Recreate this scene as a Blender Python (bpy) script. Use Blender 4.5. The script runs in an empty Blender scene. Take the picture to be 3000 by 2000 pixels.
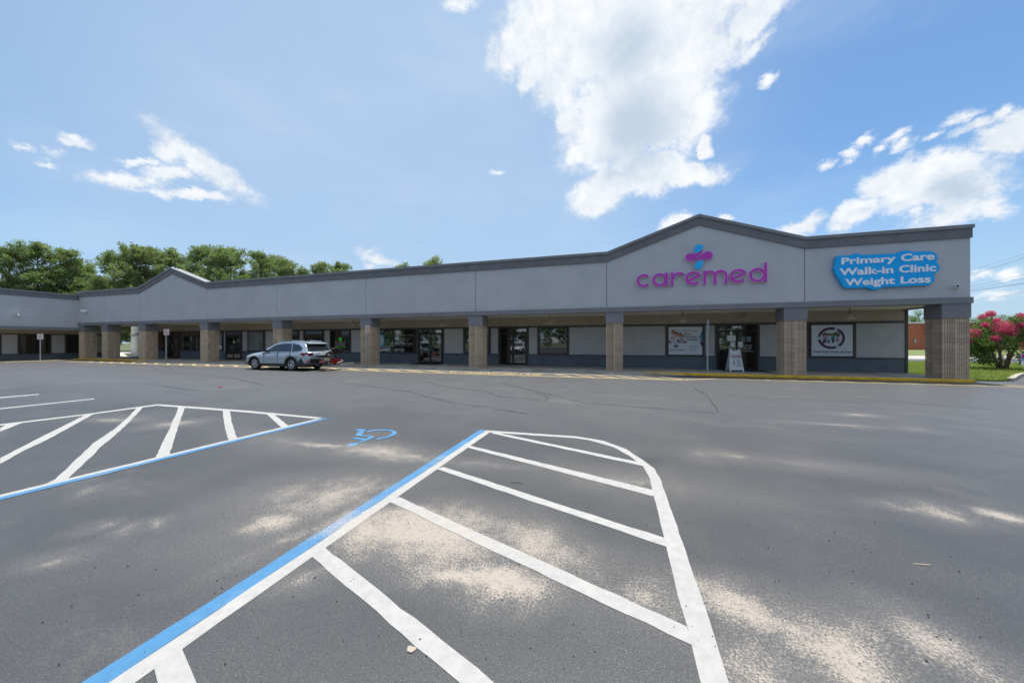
import bpy, bmesh, math, random
from math import *
from mathutils import Vector, Matrix
random.seed(7)
import numpy as np
rng = np.random.default_rng(11)
C = bpy.context.scene.collection
SC = bpy.context.scene
# ---------------------------------------------------------------- camera
YAW = atan(.308)
cam_d = bpy.data.cameras.new('camera'); cam = bpy.data.objects.new('camera', cam_d); C.objects.link(cam)
cam.location = (0, 0, 1.56); cam.rotation_euler = (pi/2, 0, YAW)
cam_d.lens = 12; cam_d.sensor_width = 36; cam_d.shift_y = .001
cam_d.clip_start = .05; cam_d.clip_end = 3000
SC.camera = cam
# ---------------------------------------------------------------- node helper
class NT:
    def __init__(s, nt): s.nt = nt; s.n = nt.nodes; s.l = nt.links
    def a(s, t, **k):
        n = s.n.new(t)
        ins = k.pop('i', {})
        for q, v in k.items(): setattr(n, q, v)
        for q, v in ins.items():
            if isinstance(v, bpy.types.NodeSocket): s.l.new(v, n.inputs[q])
            else: n.inputs[q].default_value = v
        return n
    def m(s, op, *v, clamp=False):
        n = s.n.new('ShaderNodeMath'); n.operation = op; n.use_clamp = clamp
        for i, x in enumerate(v):
            if isinstance(x, bpy.types.NodeSocket): s.l.new(x, n.inputs[i])
            else: n.inputs[i].default_value = x
        return n.outputs[0]
    def vm(s, op, *v):
        n = s.n.new('ShaderNodeVectorMath'); n.operation = op
        for i, x in enumerate(v):
            if isinstance(x, bpy.types.NodeSocket): s.l.new(x, n.inputs[i])
            else: n.inputs[i].default_value = x
        return n.outputs['Value'] if op in ('LENGTH', 'DOT_PRODUCT') else n.outputs[0]
    def noise(s, vec, scale, detail=4, rough=.5, dist=0, col=False):
        n = s.a('ShaderNodeTexNoise', i={'Vector': vec, 'Scale': scale, 'Detail': detail, 'Roughness': rough, 'Distortion': dist})
        return n.outputs['Color' if col else 'Fac']
    def step(s, v, a, b, x=0., y=1.):
        n = s.a('ShaderNodeMapRange', interpolation_type='SMOOTHSTEP', i={'Value': v, 'From Min': a, 'From Max': b, 'To Min': x, 'To Max': y})
        return n.outputs[0]
    def mix(s, f, a, b, mode='MIX'):
        n = s.n.new('ShaderNodeMix'); n.data_type = 'RGBA'; n.blend_type = mode
        for i, x in ((0, f), (6, a), (7, b)):
            if isinstance(x, bpy.types.NodeSocket): s.l.new(x, n.inputs[i])
            elif i == 0: n.inputs[0].default_value = x
            else: n.inputs[i].default_value = (*x[:3], 1)
        return n.outputs[2]
    def blobs(s, vec, B):
        cur = None
        for bi, b in enumerate(B):
            if bi and bi % 6 == 0: vec = s.vm('MULTIPLY_ADD', cur, (1e-7, 1e-7, 0), vec)   # keeps the shader's stack short
            cx, cy, th, L, w = b[:5]; st = b[5] if len(b) > 5 else 1
            mp = s.a('ShaderNodeMapping', vector_type='TEXTURE', i={'Vector': vec})
            mp.inputs['Location'].default_value = (cx, cy, 0); mp.inputs['Rotation'].default_value = (0, 0, th)
            mp.inputs['Scale'].default_value = (L, w, 1)
            ln = s.vm('LENGTH', mp.outputs[0])
            v = s.m('MULTIPLY_ADD', ln, -st, st)
            cur = v if cur is None else s.m('MAXIMUM', cur, v)
        return cur
# ---------------------------------------------------------------- sun, sky, exposure
SUN = Vector((-.02, .19, 1)).normalized()
EL = asin(SUN.z); AZ = atan2(SUN.x, SUN.y)
sd = bpy.data.lights.new('sun', 'SUN'); so = bpy.data.objects.new('sun', sd); C.objects.link(so)
sd.energy = 3.6; sd.angle = radians(.6); sd.color = (1, .955, .88)
so.rotation_euler = (-SUN).to_track_quat('-Z', 'Y').to_euler()
SC.view_settings.view_transform = 'Standard'; SC.view_settings.look = 'None'
SC.view_settings.exposure = 1.05; SC.view_settings.gamma = 1
SC.view_settings.use_curve_mapping = False
SC.cycles.max_bounces = 8; SC.cycles.diffuse_bounces = 4
SKY_BLOBS = [[0.136, 0.556, -1.334, 0.097, 0.123, 1], [-0.172, 0.675, -0.588, 0.109, 0.081, 1], [0.109, 0.73, -0.185, 0.261, 0.091, 1], [-0.237, 0.721, -2.916, 0.148, 0.047, 1], [-0.104, 0.721, -0.072, 0.232, 0.082, 1], [0.089, 0.633, 0.076, 0.167, 0.101, 1], [0.027, 0.569, -1.248, 0.13, 0.178, 1], [-0.256, 0.655, -2.518, 0.04, 0.03, 1], [-0.126, 0.571, -2.728, 0.05, 0.035, 1], [0.166, 0.644, 0.005, 0.169, 0.05, 1], [-0.037, 0.403, -2.829, 0.103, 0.051, 1], [0.166, 0.429, -0.291, 0.121, 0.029, 1], [0.068, 0.435, -0.65, 0.075, 0.046, 1], [-0.104, 0.484, -3.126, 0.041, 0.027, 1], [0.217, 0.475, 0.216, 0.021, 0.023, 1], [0.347, 0.553, 0.307, 0.017, 0.01, 0.8], [0.32, 0.613, 0.441, 0.04, 0.011, 0.7], [0.147, 0.306, -2.842, 0.032, 0.019, 1], [0.262, 0.298, -0.359, 0.019, 0.007, 1], [0.32, 0.671, 0.015, 0.059, 0.034, 1], [-0.442, 0.778, 0.128, 0.051, 0.011, 0.8], [-0.344, 0.463, -0.085, 0.019, 0.006, 0.6], [-1.147, 0.305, -2.931, 0.053, 0.012, 0.9], [-1.057, 0.307, 0.208, 0.08, 0.009, 0.9], [-1.033, 0.372, -0.472, 0.092, 0.021, 0.9], [-1.128, 0.343, -2.849, 0.033, 0.007, 0.8], [-1.088, 0.372, 2.651, 0.021, 0.016, 0.8], [-1.085, 0.335, -2.753, 0.04, 0.012, 0.8], [-1.206, 0.347, 0.086, 0.019, 0.009, 0.85], [-1.26, 0.315, 0.104, 0.01, 0.006, 0.6], [-1.23, 0.32, -0.164, 0.01, 0.006, 0.5], [-1.24, 0.299, 0.179, 0.01, 0.006, 0.55], [-0.679, 0.225, -0.215, 0.06, 0.015, 0.8], [-0.693, 0.241, 0.289, 0.025, 0.008, 0.7], [-0.693, 0.202, -0.024, 0.024, 0.006, 0.5], [0.54, 0.308, -2.991, 0.05, 0.035, 1], [0.607, 0.303, 0.0, 0.076, 0.038, 1], [0.491, 0.262, -2.8, 0.036, 0.027, 0.95], [0.596, 0.269, -0.068, 0.088, 0.035, 0.9], [0.679, 0.34, 1.215, 0.026, 0.041, 0.95], [0.64, 0.358, -3.03, 0.026, 0.01, 0.8], [0.66, 0.364, 0.888, 0.012, 0.012, 0.9], [0.613, 0.229, -2.849, 0.049, 0.021, 0.9], [0.65, 0.222, -0.293, 0.023, 0.013, 0.85], [0.621, 0.379, 0.251, 0.02, 0.01, 0.7], [0.592, 0.365, 0.2, 0.011, 0.006, 0.65], [0.553, 0.382, 0.296, 0.017, 0.008, 0.65], [0.558, 0.363, 0.217, 0.014, 0.01, 0.75], [0.528, 0.368, 0.334, 0.013, 0.006, 0.5], [0.504, 0.394, 0.121, 0.014, 0.01, 0.8], [0.482, 0.378, -0.218, 0.015, 0.008, 0.75], [0.477, 0.361, 0.456, 0.01, 0.009, 0.65], [0.446, 0.368, 0.211, 0.015, 0.008, 0.75], [0.416, 0.255, 0.619, 0.025, 0.014, 0.9], [0.569, 0.241, 0.686, 0.01, 0.007, 0.7], [0.397, 0.248, -0.199, 0.025, 0.011, 0.85], [0.671, 0.114, 0.264, 0.013, 0.008, 0.7], [0.648, 0.115, 0.052, 0.013, 0.006, 0.6], [0.652, 0.077, 0.175, 0.02, 0.006, 0.45]]
SHADE_BLOBS = [[0.06, 0.526, 0.099, 0.129, 0.14, 1], [0.006, 0.454, -0.243, 0.106, 0.055, 0.8], [0.027, 0.677, -0.053, 0.139, 0.091, 0.7], [0.624, 0.268, 0.08, 0.065, 0.043, 0.9], [0.533, 0.255, -0.1, 0.051, 0.015, 0.6]]
w = bpy.data.worlds.new('World'); SC.world = w; w.use_nodes = True
w.node_tree.nodes.clear(); k = NT(w.node_tree)
sky = k.a('ShaderNodeTexSky', sky_type='NISHITA'); sky.sun_disc = False
sky.sun_elevation = EL; sky.sun_rotation = AZ; sky.altitude = 0; sky.air_density = 1.0; sky.dust_density = 1.2; sky.ozone_density = 1.6
tc = k.a('ShaderNodeTexCoord').outputs['Generated']
nrm = k.vm('NORMALIZE', tc)
sx = k.a('ShaderNodeSeparateXYZ', i={0: nrm})
az = k.m('ARCTAN2', sx.outputs[0], sx.outputs[1]); el = k.m('ARCSINE', sx.outputs[2])
ae = k.a('ShaderNodeCombineXYZ', i={0: az, 1: el}).outputs[0]
wn = k.noise(nrm, 5.5, 5, .6, col=True)
wv = k.vm('SCALE', k.vm('SUBTRACT', wn, (.5, .5, .5))); k.n[-1].inputs[3].default_value = .10
wn2 = k.noise(k.vm('MULTIPLY', nrm, (1, 1, 1.8)), 17, 6, .65, col=True)
wv2 = k.vm('SCALE', k.vm('SUBTRACT', wn2, (.5, .5, .5))); k.n[-1].inputs[3].default_value = .045
wn3 = k.noise(nrm, 70, 4, .7, col=True)
wv3 = k.vm('SCALE', k.vm('SUBTRACT', wn3, (.5, .5, .5))); k.n[-1].inputs[3].default_value = .016
wv2 = k.vm('ADD', wv2, wv3)
p0 = k.vm('MULTIPLY', k.vm('ADD', k.vm('ADD', ae, wv), wv2), (1, 1, 0))
big = k.blobs(p0, [(b[0], b[1], b[2], b[3]*1.12, b[4]*1.22, b[5]) for b in SKY_BLOBS if b[4] > .022])
p1 = k.vm('MULTIPLY', k.vm('ADD', ae, wv2), (1, 1, 0))
small = k.m('MULTIPLY', k.blobs(p1, [(b[0], b[1], b[2], b[3]*1.3, b[4]*1.45, b[5]*.85) for b in SKY_BLOBS if b[4] <= .022]), .85)
# the rest of the sky, outside the picture: unseen cumulus of the same kind, made denser to brighten the facade
pl = k.vm('DIVIDE', nrm, k.a('ShaderNodeCombineXYZ', i={0: k.m('MAXIMUM', k.m('ADD', sx.outputs[2], .12), .05), 1: k.m('MAXIMUM', k.m('ADD', sx.outputs[2], .12), .05), 2: 1.}).outputs[0])
far = k.noise(k.vm('MULTIPLY', pl, (1, 1, 0)), 1.1, 7, .55)
away = k.m('MAXIMUM', k.step(k.m('ABSOLUTE', k.m('ADD', az, .3)), 1.15, 1.5), k.step(el, .86, 1.05))
farv = k.m('SUBTRACT', k.m('MULTIPLY', k.m('MULTIPLY', k.m('SUBTRACT', far, .47), 4.), away), k.m('MULTIPLY', k.m('SUBTRACT', 1., away), 1.))
raw = k.m('MAXIMUM', k.m('MAXIMUM', big, small), farv)
n1 = k.noise(nrm, 9, 12, .62); n2 = k.noise(nrm, 30, 12, .72)
v = k.m('ADD', raw, k.m('ADD', k.m('MULTIPLY', k.m('SUBTRACT', n1, .5), .62), k.m('MULTIPLY', k.m('SUBTRACT', n2, .5), .85)))
mask = k.m('MULTIPLY', k.step(v, -.10, .42), k.step(raw, -.3, .5, .55, .98))
mask = k.m('MULTIPLY', mask, k.step(raw, -.25, .12))
mask = k.m('MULTIPLY', mask, k.m('SUBTRACT', 1., k.m('MULTIPLY', k.m('LESS_THAN', sx.outputs[2], 0.), 1.)))
grey = k.m('MULTIPLY', k.step(k.m('ADD', k.blobs(p0, SHADE_BLOBS), k.m('MULTIPLY', k.m('SUBTRACT', n1, .5), .9)), -.05, .75), k.step(raw, .1, .55))
wisp = k.m('MULTIPLY', k.step(k.noise(k.vm('MULTIPLY', nrm, (1, 1, 3)), 2.2, 8, .6), .42, .75), .16)
lit = k.mix(k.step(k.m('ADD', k.m('MULTIPLY', n1, .6), k.m('MULTIPLY', n2, .4)), .38, .60), (3.75, 4.05, 4.4), (4.75, 4.88, 5.0))
cloudcol = k.mix(grey, lit, (2.7, 3.25, 3.85))
lobe = k.step(k.vm('DOT_PRODUCT', nrm, tuple(Vector((sin(-.62)*cos(.42), cos(-.62)*cos(.42), sin(.42))))), .55, 1.0)
hf = k.m('MAXIMUM', k.step(el, .0, .42, .72, .0), k.m('MULTIPLY', lobe, .78))
hazy = k.mix(hf, k.vm('MULTIPLY', sky.outputs[0], (.52, .70, .80)), (2.35, 3.15, 4.15))
hazy = k.mix(wisp, hazy, (4.2, 4.5, 4.8))
colr = k.mix(mask, hazy, cloudcol)
bg = k.a('ShaderNodeBackground', i={'Color': colr, 'Strength': .1})
k.l.new(bg.outputs[0], k.a('ShaderNodeOutputWorld').inputs[0])
# ---------------------------------------------------------------- objects
class MB:
    def __init__(s): s.v = []; s.f = []
    def add(s, v, f):
        o = len(s.v); s.v += [tuple(p) for p in v]; s.f += [tuple(o+i for i in q) for q in f]; return s
    def box(s, x0, x1, y0, y1, z0, z1):
        return s.add([(x, y, z) for x in (x0, x1) for y in (y0, y1) for z in (z0, z1)],
              [(0, 1, 3, 2), (4, 6, 7, 5), (0, 4, 5, 1), (2, 3, 7, 6), (0, 2, 6, 4), (1, 5, 7, 3)])
    def prism(s, pts, a0, a1, ax='y'):
        f3 = {'y': lambda p, a: (p[0], a, p[1]), 'z': lambda p, a: (p[0], p[1], a), 'x': lambda p, a: (a, p[0], p[1])}[ax]
        n = len(pts)
        ar = sum(pts[i][0]*pts[(i+1) % n][1]-pts[(i+1) % n][0]*pts[i][1] for i in range(n))
        if (ar < 0) != (ax == 'y'): pts = pts[::-1]
        v = [f3(p, a0) for p in pts]+[f3(p, a1) for p in pts]
        sgn = a1 > a0
        fs = [tuple(range(n))[::-1], tuple(range(n, 2*n))]+[(i, (i+1) % n, n+(i+1) % n, n+i) for i in range(n)]
        if ax == 'y': fs = [q[::-1] for q in fs]; fs = [q[::-1] for q in fs]
        if not sgn: fs = [q[::-1] for q in fs]
        return s.add(v, fs)
    def tube(s, pts, r, n=8, cap=True):
        pts = [Vector(p) for p in pts]; rr = r if isinstance(r, (list, tuple)) else [float(r)]*len(pts)
        rings = []
        for i, p in enumerate(pts):
            d = (pts[min(i+1, len(pts)-1)]-pts[max(i-1, 0)]).normalized()
            u = d.cross(Vector((0, 0, 1)) if abs(d.z) < .9 else Vector((1, 0, 0))).normalized(); w_ = d.cross(u)
            rings.append([p+float(rr[i])*(cos(2*pi*k/n)*u+sin(2*pi*k/n)*w_) for k in range(n)])
        v = [q for g in rings for q in g]
        f = [(i*n+k, i*n+(k+1) % n, (i+1)*n+(k+1) % n, (i+1)*n+k) for i in range(len(pts)-1) for k in range(n)]
        if cap: f += [tuple(range(n))[::-1], tuple(range((len(pts)-1)*n, len(pts)*n))]
        return s.add(v, f)
    def lathe(s, prof, c=(0, 0, 0), n=16, ax='z', cap=True):
        v = []
        for r, h in prof:
            for k in range(n):
                a = 2*pi*k/n
                p = {'z': (r*cos(a), r*sin(a), h), 'y': (r*cos(a), h, r*sin(a)), 'x': (h, r*cos(a), r*sin(a))}[ax]
                v.append((p[0]+c[0], p[1]+c[1], p[2]+c[2]))
        m = len(prof)
        f = [(i*n+k, i*n+(k+1) % n, (i+1)*n+(k+1) % n, (i+1)*n+k) for i in range(m-1) for k in range(n)]
        if cap: f += [tuple(range(n))[::-1], tuple(range((m-1)*n, m*n))]
        return s.add(v, f)
    def mesh(s, name, mat, smooth=False, fix=True):
        me = bpy.data.meshes.new(name); me.from_pydata(s.v, [], s.f)
        if fix:
            b = bmesh.new(); b.from_mesh(me); bmesh.ops.recalc_face_normals(b, faces=b.faces); b.to_mesh(me); b.free()
        if smooth: me.polygons.foreach_set('use_smooth', [True]*len(me.polygons))
        me.materials.append(mat); me.update(); return me
def link(name, me, parent=None, loc=(0, 0, 0), world=False):
    o = bpy.data.objects.new(name, me); C.objects.link(o); o.location = loc
    if parent is not None:
        o.parent = parent
        if world: o.matrix_parent_inverse = Matrix.Translation(-Vector(parent.location))
    return o
def tag(o, label=None, cat=None, group=None, kind=None):
    if label: o['label'] = label
    if cat: o['category'] = cat
    if group: o['group'] = group
    if kind: o['kind'] = kind
    return o
def empty(name, loc=(0, 0, 0), rz=0, label=None, cat=None, group=None):
    o = bpy.data.objects.new(name, None); C.objects.link(o); o.location = loc; o.rotation_euler = (0, 0, rz)
    o.empty_display_size = .2
    return tag(o, label, cat, group)
def wpart(name, mb, mat, parent, smooth=False, loc=(0, 0, 0), fix=True):   # part given in world coordinates
    return link(name, mb.mesh(name, mat, smooth, fix), parent, loc, True)
# local-space part: coordinates are relative to the parent
def part(name, mb, mat, parent, smooth=False, loc=(0, 0, 0), fix=True):
    return link(name, mb.mesh(name, mat, smooth, fix), parent, loc)
def copy_tree(o, parent=None):
    c = o.copy(); C.objects.link(c)
    if parent is not None: c.parent = parent
    for ch in [x for x in o.children]: copy_tree(ch, c)
    return c
# ---------------------------------------------------------------- materials
def mat(name, col, rough=.8, metal=0, var=0, vs=3., bump=0, bs=60., spec=.5, coat=0, streak=0, tr=0, ior=1.5, emit=0):
    m = bpy.data.materials.new(name); m.use_nodes = True; m.node_tree.nodes.clear(); k = NT(m.node_tree)
    pos = k.a('ShaderNodeTexCoord').outputs['Object']
    bs_ = k.a('ShaderNodeBsdfPrincipled'); c = (*col, 1)
    bs_.inputs['Roughness'].default_value = rough; bs_.inputs['Metallic'].default_value = metal
    bs_.inputs['IOR'].default_value = ior; bs_.inputs['Specular IOR Level'].default_value = spec
    bs_.inputs['Coat Weight'].default_value = coat; bs_.inputs['Coat Roughness'].default_value = .05
    if emit:
        bs_.inputs['Emission Color'].default_value = c; bs_.inputs['Emission Strength'].default_value = emit
    if var:
        n = k.noise(pos, vs, 6, .6)
        f = k.step(n, .3, .7)
        if streak:
            sp = k.vm('MULTIPLY', pos, (1, 1, .12)); n_ = k.noise(sp, 6, 5, .6)
            f = k.m('MULTIPLY_ADD', k.m('SUBTRACT', n_, .5), streak*2, f)
        lo = tuple(x*(1-var) for x in col); hi = tuple(min(1, x*(1+var)) for x in col)
        k.l.new(k.mix(f, lo, hi), bs_.inputs['Base Color'])
        k.l.new(k.m('MULTIPLY_ADD', n, .15, rough-.07, clamp=True), bs_.inputs['Roughness'])
    else: bs_.inputs['Base Color'].default_value = c
    if bump:
        bn = k.noise(pos, bs, 4, .6)
        bb = k.a('ShaderNodeBump', i={'Strength': bump, 'Distance': .01, 'Height': bn}); k.l.new(bb.outputs[0], bs_.inputs['Normal'])
    k.l.new(bs_.outputs[0], k.a('ShaderNodeOutputMaterial').inputs[0])
    return m
STUCCO = mat('stucco_grey', (.455, .475, .51), .9, var=.05, vs=.9, bump=.5, bs=45, streak=.22)
BAND = mat('dark_grey_paint', (.155, .16, .175), .8, var=.12, vs=1.5, bump=.3, bs=50)
BAND2 = mat('slate_paint', (.19, .20, .22), .8, var=.10, vs=1.5, bump=.3, bs=50)
COPING = mat('coping_metal', (.20, .21, .22), .7, metal=0, var=.08)
HEADW = mat('taupe_stucco', (.40, .345, .275), .9, var=.08, vs=2, bump=.4, bs=45)
PANELM = mat('panel_grey', (.435, .44, .445), .9, var=.06, vs=2, bump=.3, bs=60)
WAINS = mat('wainscot_slate', (.11, .135, .165), .8, var=.12, vs=2.5, bump=.2)
TRIM = mat('trim_charcoal', (.085, .078, .078), .7, var=.1)
SOFF = mat('soffit_beige', (.82, .76, .66), .9, var=.08, vs=1.2)
DARK = mat('dark_void', (.02, .02, .022), .9)
BLOCK = mat('split_block_tan', (.56, .45, .345), .95, var=.20, vs=5, bump=.9, bs=70)
MORTAR = mat('mortar', (.16, .14, .12), .95, var=.1)
CONC = mat('concrete', (.36, .34, .285), .9, var=.22, vs=1.3, bump=.25, bs=40)
CONC2 = mat('concrete_ramp', (.31, .295, .255), .9, var=.30, vs=.9, bump=.3, bs=40)
BLACKF = mat('black_aluminium', (.012, .012, .014), .4, var=.1)
GLASS = mat('dark_glass', (.010, .012, .012), .015, spec=.8, ior=1.9)
GLASSB = mat('blind_glass', (.20, .225, .225), .08, spec=.7, var=.2, vs=1.4)
GLASSR = mat('red_dark_glass', (.03, .008, .007), .04, spec=.6)
WHITE = mat('white_print', (.74, .77, .80), .5)
STEEL = mat('galvanised', (.38, .40, .42), .45, metal=.6, var=.1, vs=10)
SIGNW = mat('sign_white', (.78, .78, .78), .5)
SIGNR = mat('sign_red', (.45, .02, .03), .5)
PURPLE = mat('purple_acrylic', (.46, .04, .44), .5)
LILAC = mat('lilac_trim', (.72, .56, .74), .45)
CYAN = mat('blue_acrylic', (.0, .44, .92), .5)
PALEB = mat('pale_blue_trim', (.35, .55, .72), .5)
SIGNBLUE = mat('sign_blue', (.0, .40, .90), .6, spec=.3)
LETTW = mat('letter_white', (.84, .86, .92), .4)
NAVY = mat('navy_print', (.025, .02, .09), .6)
PLUM = mat('plum_print', (.075, .012, .075), .6)
TEAL = mat('teal_print', (.015, .22, .30), .6)
SKIN = mat('skin_print', (.46, .25, .17), .7)
HAIR = mat('hair_print', (.03, .018, .012), .7)
GREYS = mat('shirt_print', (.50, .52, .56), .7)
GREENL = mat('green_light', (.04, .45, .04), .5, emit=.12)
WHITEL = mat('white_outline', (.55, .62, .60), .5)
LAMPM = mat('lamp_cream', (.55, .52, .42), .4)
BRICKR = mat('red_brick_face', (.46, .15, .085), .9, var=.15, vs=2, bump=.3)
BRICKD = mat('fascia_redbrown', (.20, .055, .04), .85, var=.15, vs=1)
RUBBER = mat('rubber', (.018, .018, .019), .75)
YELK = mat('kerb_yellow', (.66, .40, .02), .7, var=.22, vs=3, bump=.2)
YELK2 = mat('lane_yellow', (.72, .50, .20), .8, var=.22, vs=5)
WHITEST = mat('pale_stucco', (.55, .54, .48), .9, var=.06)
# text ------------------------------------------------------------
def text2d(s, bold=.0, res=3):
    cu = bpy.data.curves.new('t', 'FONT'); cu.body = s; cu.size = 1; cu.offset = bold; cu.resolution_u = res
    ob = bpy.data.objects.new('t', cu); C.objects.link(ob)
    dg = bpy.context.evaluated_depsgraph_get(); me = bpy.data.meshes.new_from_object(ob.evaluated_get(dg))
    v = [(p.co.x, p.co.y) for p in me.vertices]; f = [tuple(p.vertices) for p in me.polygons]
    bpy.data.objects.remove(ob); bpy.data.curves.remove(cu); bpy.data.meshes.remove(me)
    return v, f
def islands(v, f):
    key = {}; rep = []
    for i, p in enumerate(v): rep.append(key.setdefault((round(p[0], 5), round(p[1], 5)), i))
    par = list(range(len(v)))
    def fd(a):
        while par[a] != a: par[a] = par[par[a]]; a = par[a]
        return a
    for q in f:
        for i in q[1:]: par[fd(rep[i])] = fd(rep[q[0]])
    G = {}
    for q in f: G.setdefault(fd(rep[q[0]]), []).append(q)
    out = []
    for fs in G.values():
        xs = [v[i][0] for q in fs for i in q]; out.append([min(xs), max(xs), fs])
    out.sort(key=lambda t: t[0]); mg = []
    for o in out:
        if mg:
            ov = min(mg[-1][1], o[1])-max(mg[-1][0], o[0])
            if ov > .6*min(mg[-1][1]-mg[-1][0], o[1]-o[0]): mg[-1][1] = max(mg[-1][1], o[1]); mg[-1][2] += o[2]; continue
        mg.append(o)
    return [m[2] for m in mg]
def flat(v, f, fn, depth=0, nrm_=None):
    """2D faces -> MB; fn maps (x,y)->3D, optional extrusion by vector depth*nrm_"""
    m = MB(); used = sorted({i for q in f for i in q}); ix = {a: b for b, a in enumerate(used)}
    P = [Vector(fn(*v[i])) for i in used]; F = [tuple(ix[i] for i in q) for q in f]
    if not depth: return m.add(P, F)
    n = len(P); N = Vector(nrm_)*depth
    kk = {}; rp = [kk.setdefault((round(p.x, 5), round(p.y, 5), round(p.z, 5)), i) for i, p in enumerate(P)]
    F = [tuple(rp[i] for i in q) for q in F]; F = [q for q in F if len(set(q)) == len(q)]
    m.add(P+[p+N for p in P], F+[tuple(n+i for i in q)[::-1] for q in F])
    E = {}
    for q in F:
        for a, b in zip(q, q[1:]+q[:1]): E[(a, b)] = 1
    m.f += [(b, a, a+n, b+n) for (a, b) in E if (b, a) not in E]
    return m
def text(name, s, mt, parent, x0, x1, z0, h, org, ux=(1, 0, 0), uz=(0, 0, 1), bold=.0, depth=0, nrm_=(0, -1, 0), split=False, res=2):
    """fit the text between x0..x1 along ux, baseline z0, capital height h"""
    v, f = text2d(s, bold, res); xs = [p[0] for p in v]; a, b = min(xs), max(xs)
    O = Vector(org); U = Vector(ux); Z = Vector(uz); sx_ = (x1-x0)/(b-a); sz = h/.69
    fn = lambda x, y: O+U*(x0+(x-a)*sx_)+Z*(z0+y*sz)
    if not split: return part(name, flat(v, f, fn, depth, nrm_), mt, parent, fix=depth > 0)
    for fs in islands(v, f): part(name, flat(v, fs, fn, depth, nrm_), mt, parent)
def ellipse(cx, cy, rx, ry, n=24, a0=0, a1=2*pi): return [(cx+rx*cos(a0+(a1-a0)*i/n), cy+ry*sin(a0+(a1-a0)*i/n)) for i in range(n+(a1-a0 < 6.2))]
def ribbon(pts, w_, closed=False):
    n = len(pts); L, R = [], []
    for i, p in enumerate(pts):
        a = pts[(i-1) % n] if closed or i else p; b = pts[(i+1) % n] if closed or i < n-1 else p
        dx, dy = b[0]-a[0], b[1]-a[1]; l = hypot(dx, dy) or 1; ww = (w_[i] if isinstance(w_, list) else w_)/2
        L.append((p[0]-dy/l*ww, p[1]+dx/l*ww)); R.append((p[0]+dy/l*ww, p[1]-dx/l*ww))
    return L, R
def ribbon_faces(pts, w_, closed=False):
    L, R = ribbon(pts, w_, closed); n = len(pts); v = L+R
    f = [(i, (i+1) % n, n+(i+1) % n, n+i) for i in range(n if closed else n-1)]
    return v, f

# ================================================================ ground and markings
SAND = [[-1.592, 2.455, -0.14, 1.02, 0.5, 1.3], [-0.753, 2.145, 0.06, 0.48, 0.26, 1.2], [-1.962, 2.341, -2.19, 0.38, 0.48, 1.0], [-0.624, 2.599, -0.49, 0.73, 0.34, 0.8], [0.177, 2.282, -0.64, 0.23, 0.23, 0.6], [-1.205, 2.747, -0.31, 0.65, 0.32, 0.65], [-2.742, 2.766, -2.05, 0.84, 0.61, 0.7], [-2.849, 2.21, -1.72, 0.28, 0.34, 0.9], [-3.285, 4.098, -0.08, 1.07, 0.4, 0.75], [-4.287, 4.092, -3.03, 0.85, 0.16, 0.75], [-2.66, 4.02, 0.03, 0.77, 0.18, 0.6], [-1.67, 4.082, 0.03, 1.08, 0.13, 0.3], [0.132, 4.059, 0.04, 0.85, 0.29, 0.4], [0.701, 2.324, -0.27, 0.34, 0.26, 0.95], [1.111, 2.132, -0.47, 0.3, 0.37, 0.95], [1.555, 2.351, -0.91, 0.29, 0.24, 0.75], [0.948, 2.228, -0.24, 0.28, 0.32, 0.75], [0.656, 1.906, -0.66, 0.26, 0.21, 0.7], [2.837, 4.184, -0.79, 0.24, 0.33, 0.7], [3.347, 4.248, -1.03, 0.18, 0.24, 0.95], [2.587, 4.166, 0.07, 0.3, 0.13, 0.45], [1.484, 5.385, -0.14, 0.37, 0.25, 0.5], [1.148, 5.282, -0.33, 0.2, 0.23, 0.45], [2.269, 5.33, -0.06, 0.6, 0.17, 0.3], [4.948, 9.23, -0.04, 0.43, 0.2, 0.6], [3.966, 8.008, -0.01, 0.77, 0.13, 0.6], [5.154, 8.036, -0.47, 0.19, 0.17, 0.35], [-9.719, 4.235, 0.15, 0.73, 0.23, 0.6], [-8.153, 4.367, 0.88, 0.48, 0.38, 0.7], [-5.062, 4.102, -0.14, 0.84, 0.21, 0.3], [-3.886, 1.77, 1.05, 0.1, 0.12, 0.45], [-3.748, 1.957, 0.94, 0.1, 0.1, 0.45], [-4.207, 1.754, 0.89, 0.1, 0.1, 0.45], [-2.47, 2.195, 1.28, 0.45, 0.09, 0.45], [-3.857, 1.39, 0.56, 0.15, 0.09, 0.45], [-5.316, 2.152, 2.02, 0.18, 0.09, 0.45], [-1.973, 1.809, 0.77, 0.16, 0.12, 0.45], [-2.223, 2.433, 1.01, 0.46, 0.33, 0.8], [-1.037, 2.075, 0.03, 0.51, 0.16, 1.0], [-3.236, 2.697, -2.06, 0.51, 0.42, 0.5], [1.683, 2.222, -0.35, 0.13, 0.18, 0.5]]
SAND2 = [b for b in SAND]
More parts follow.
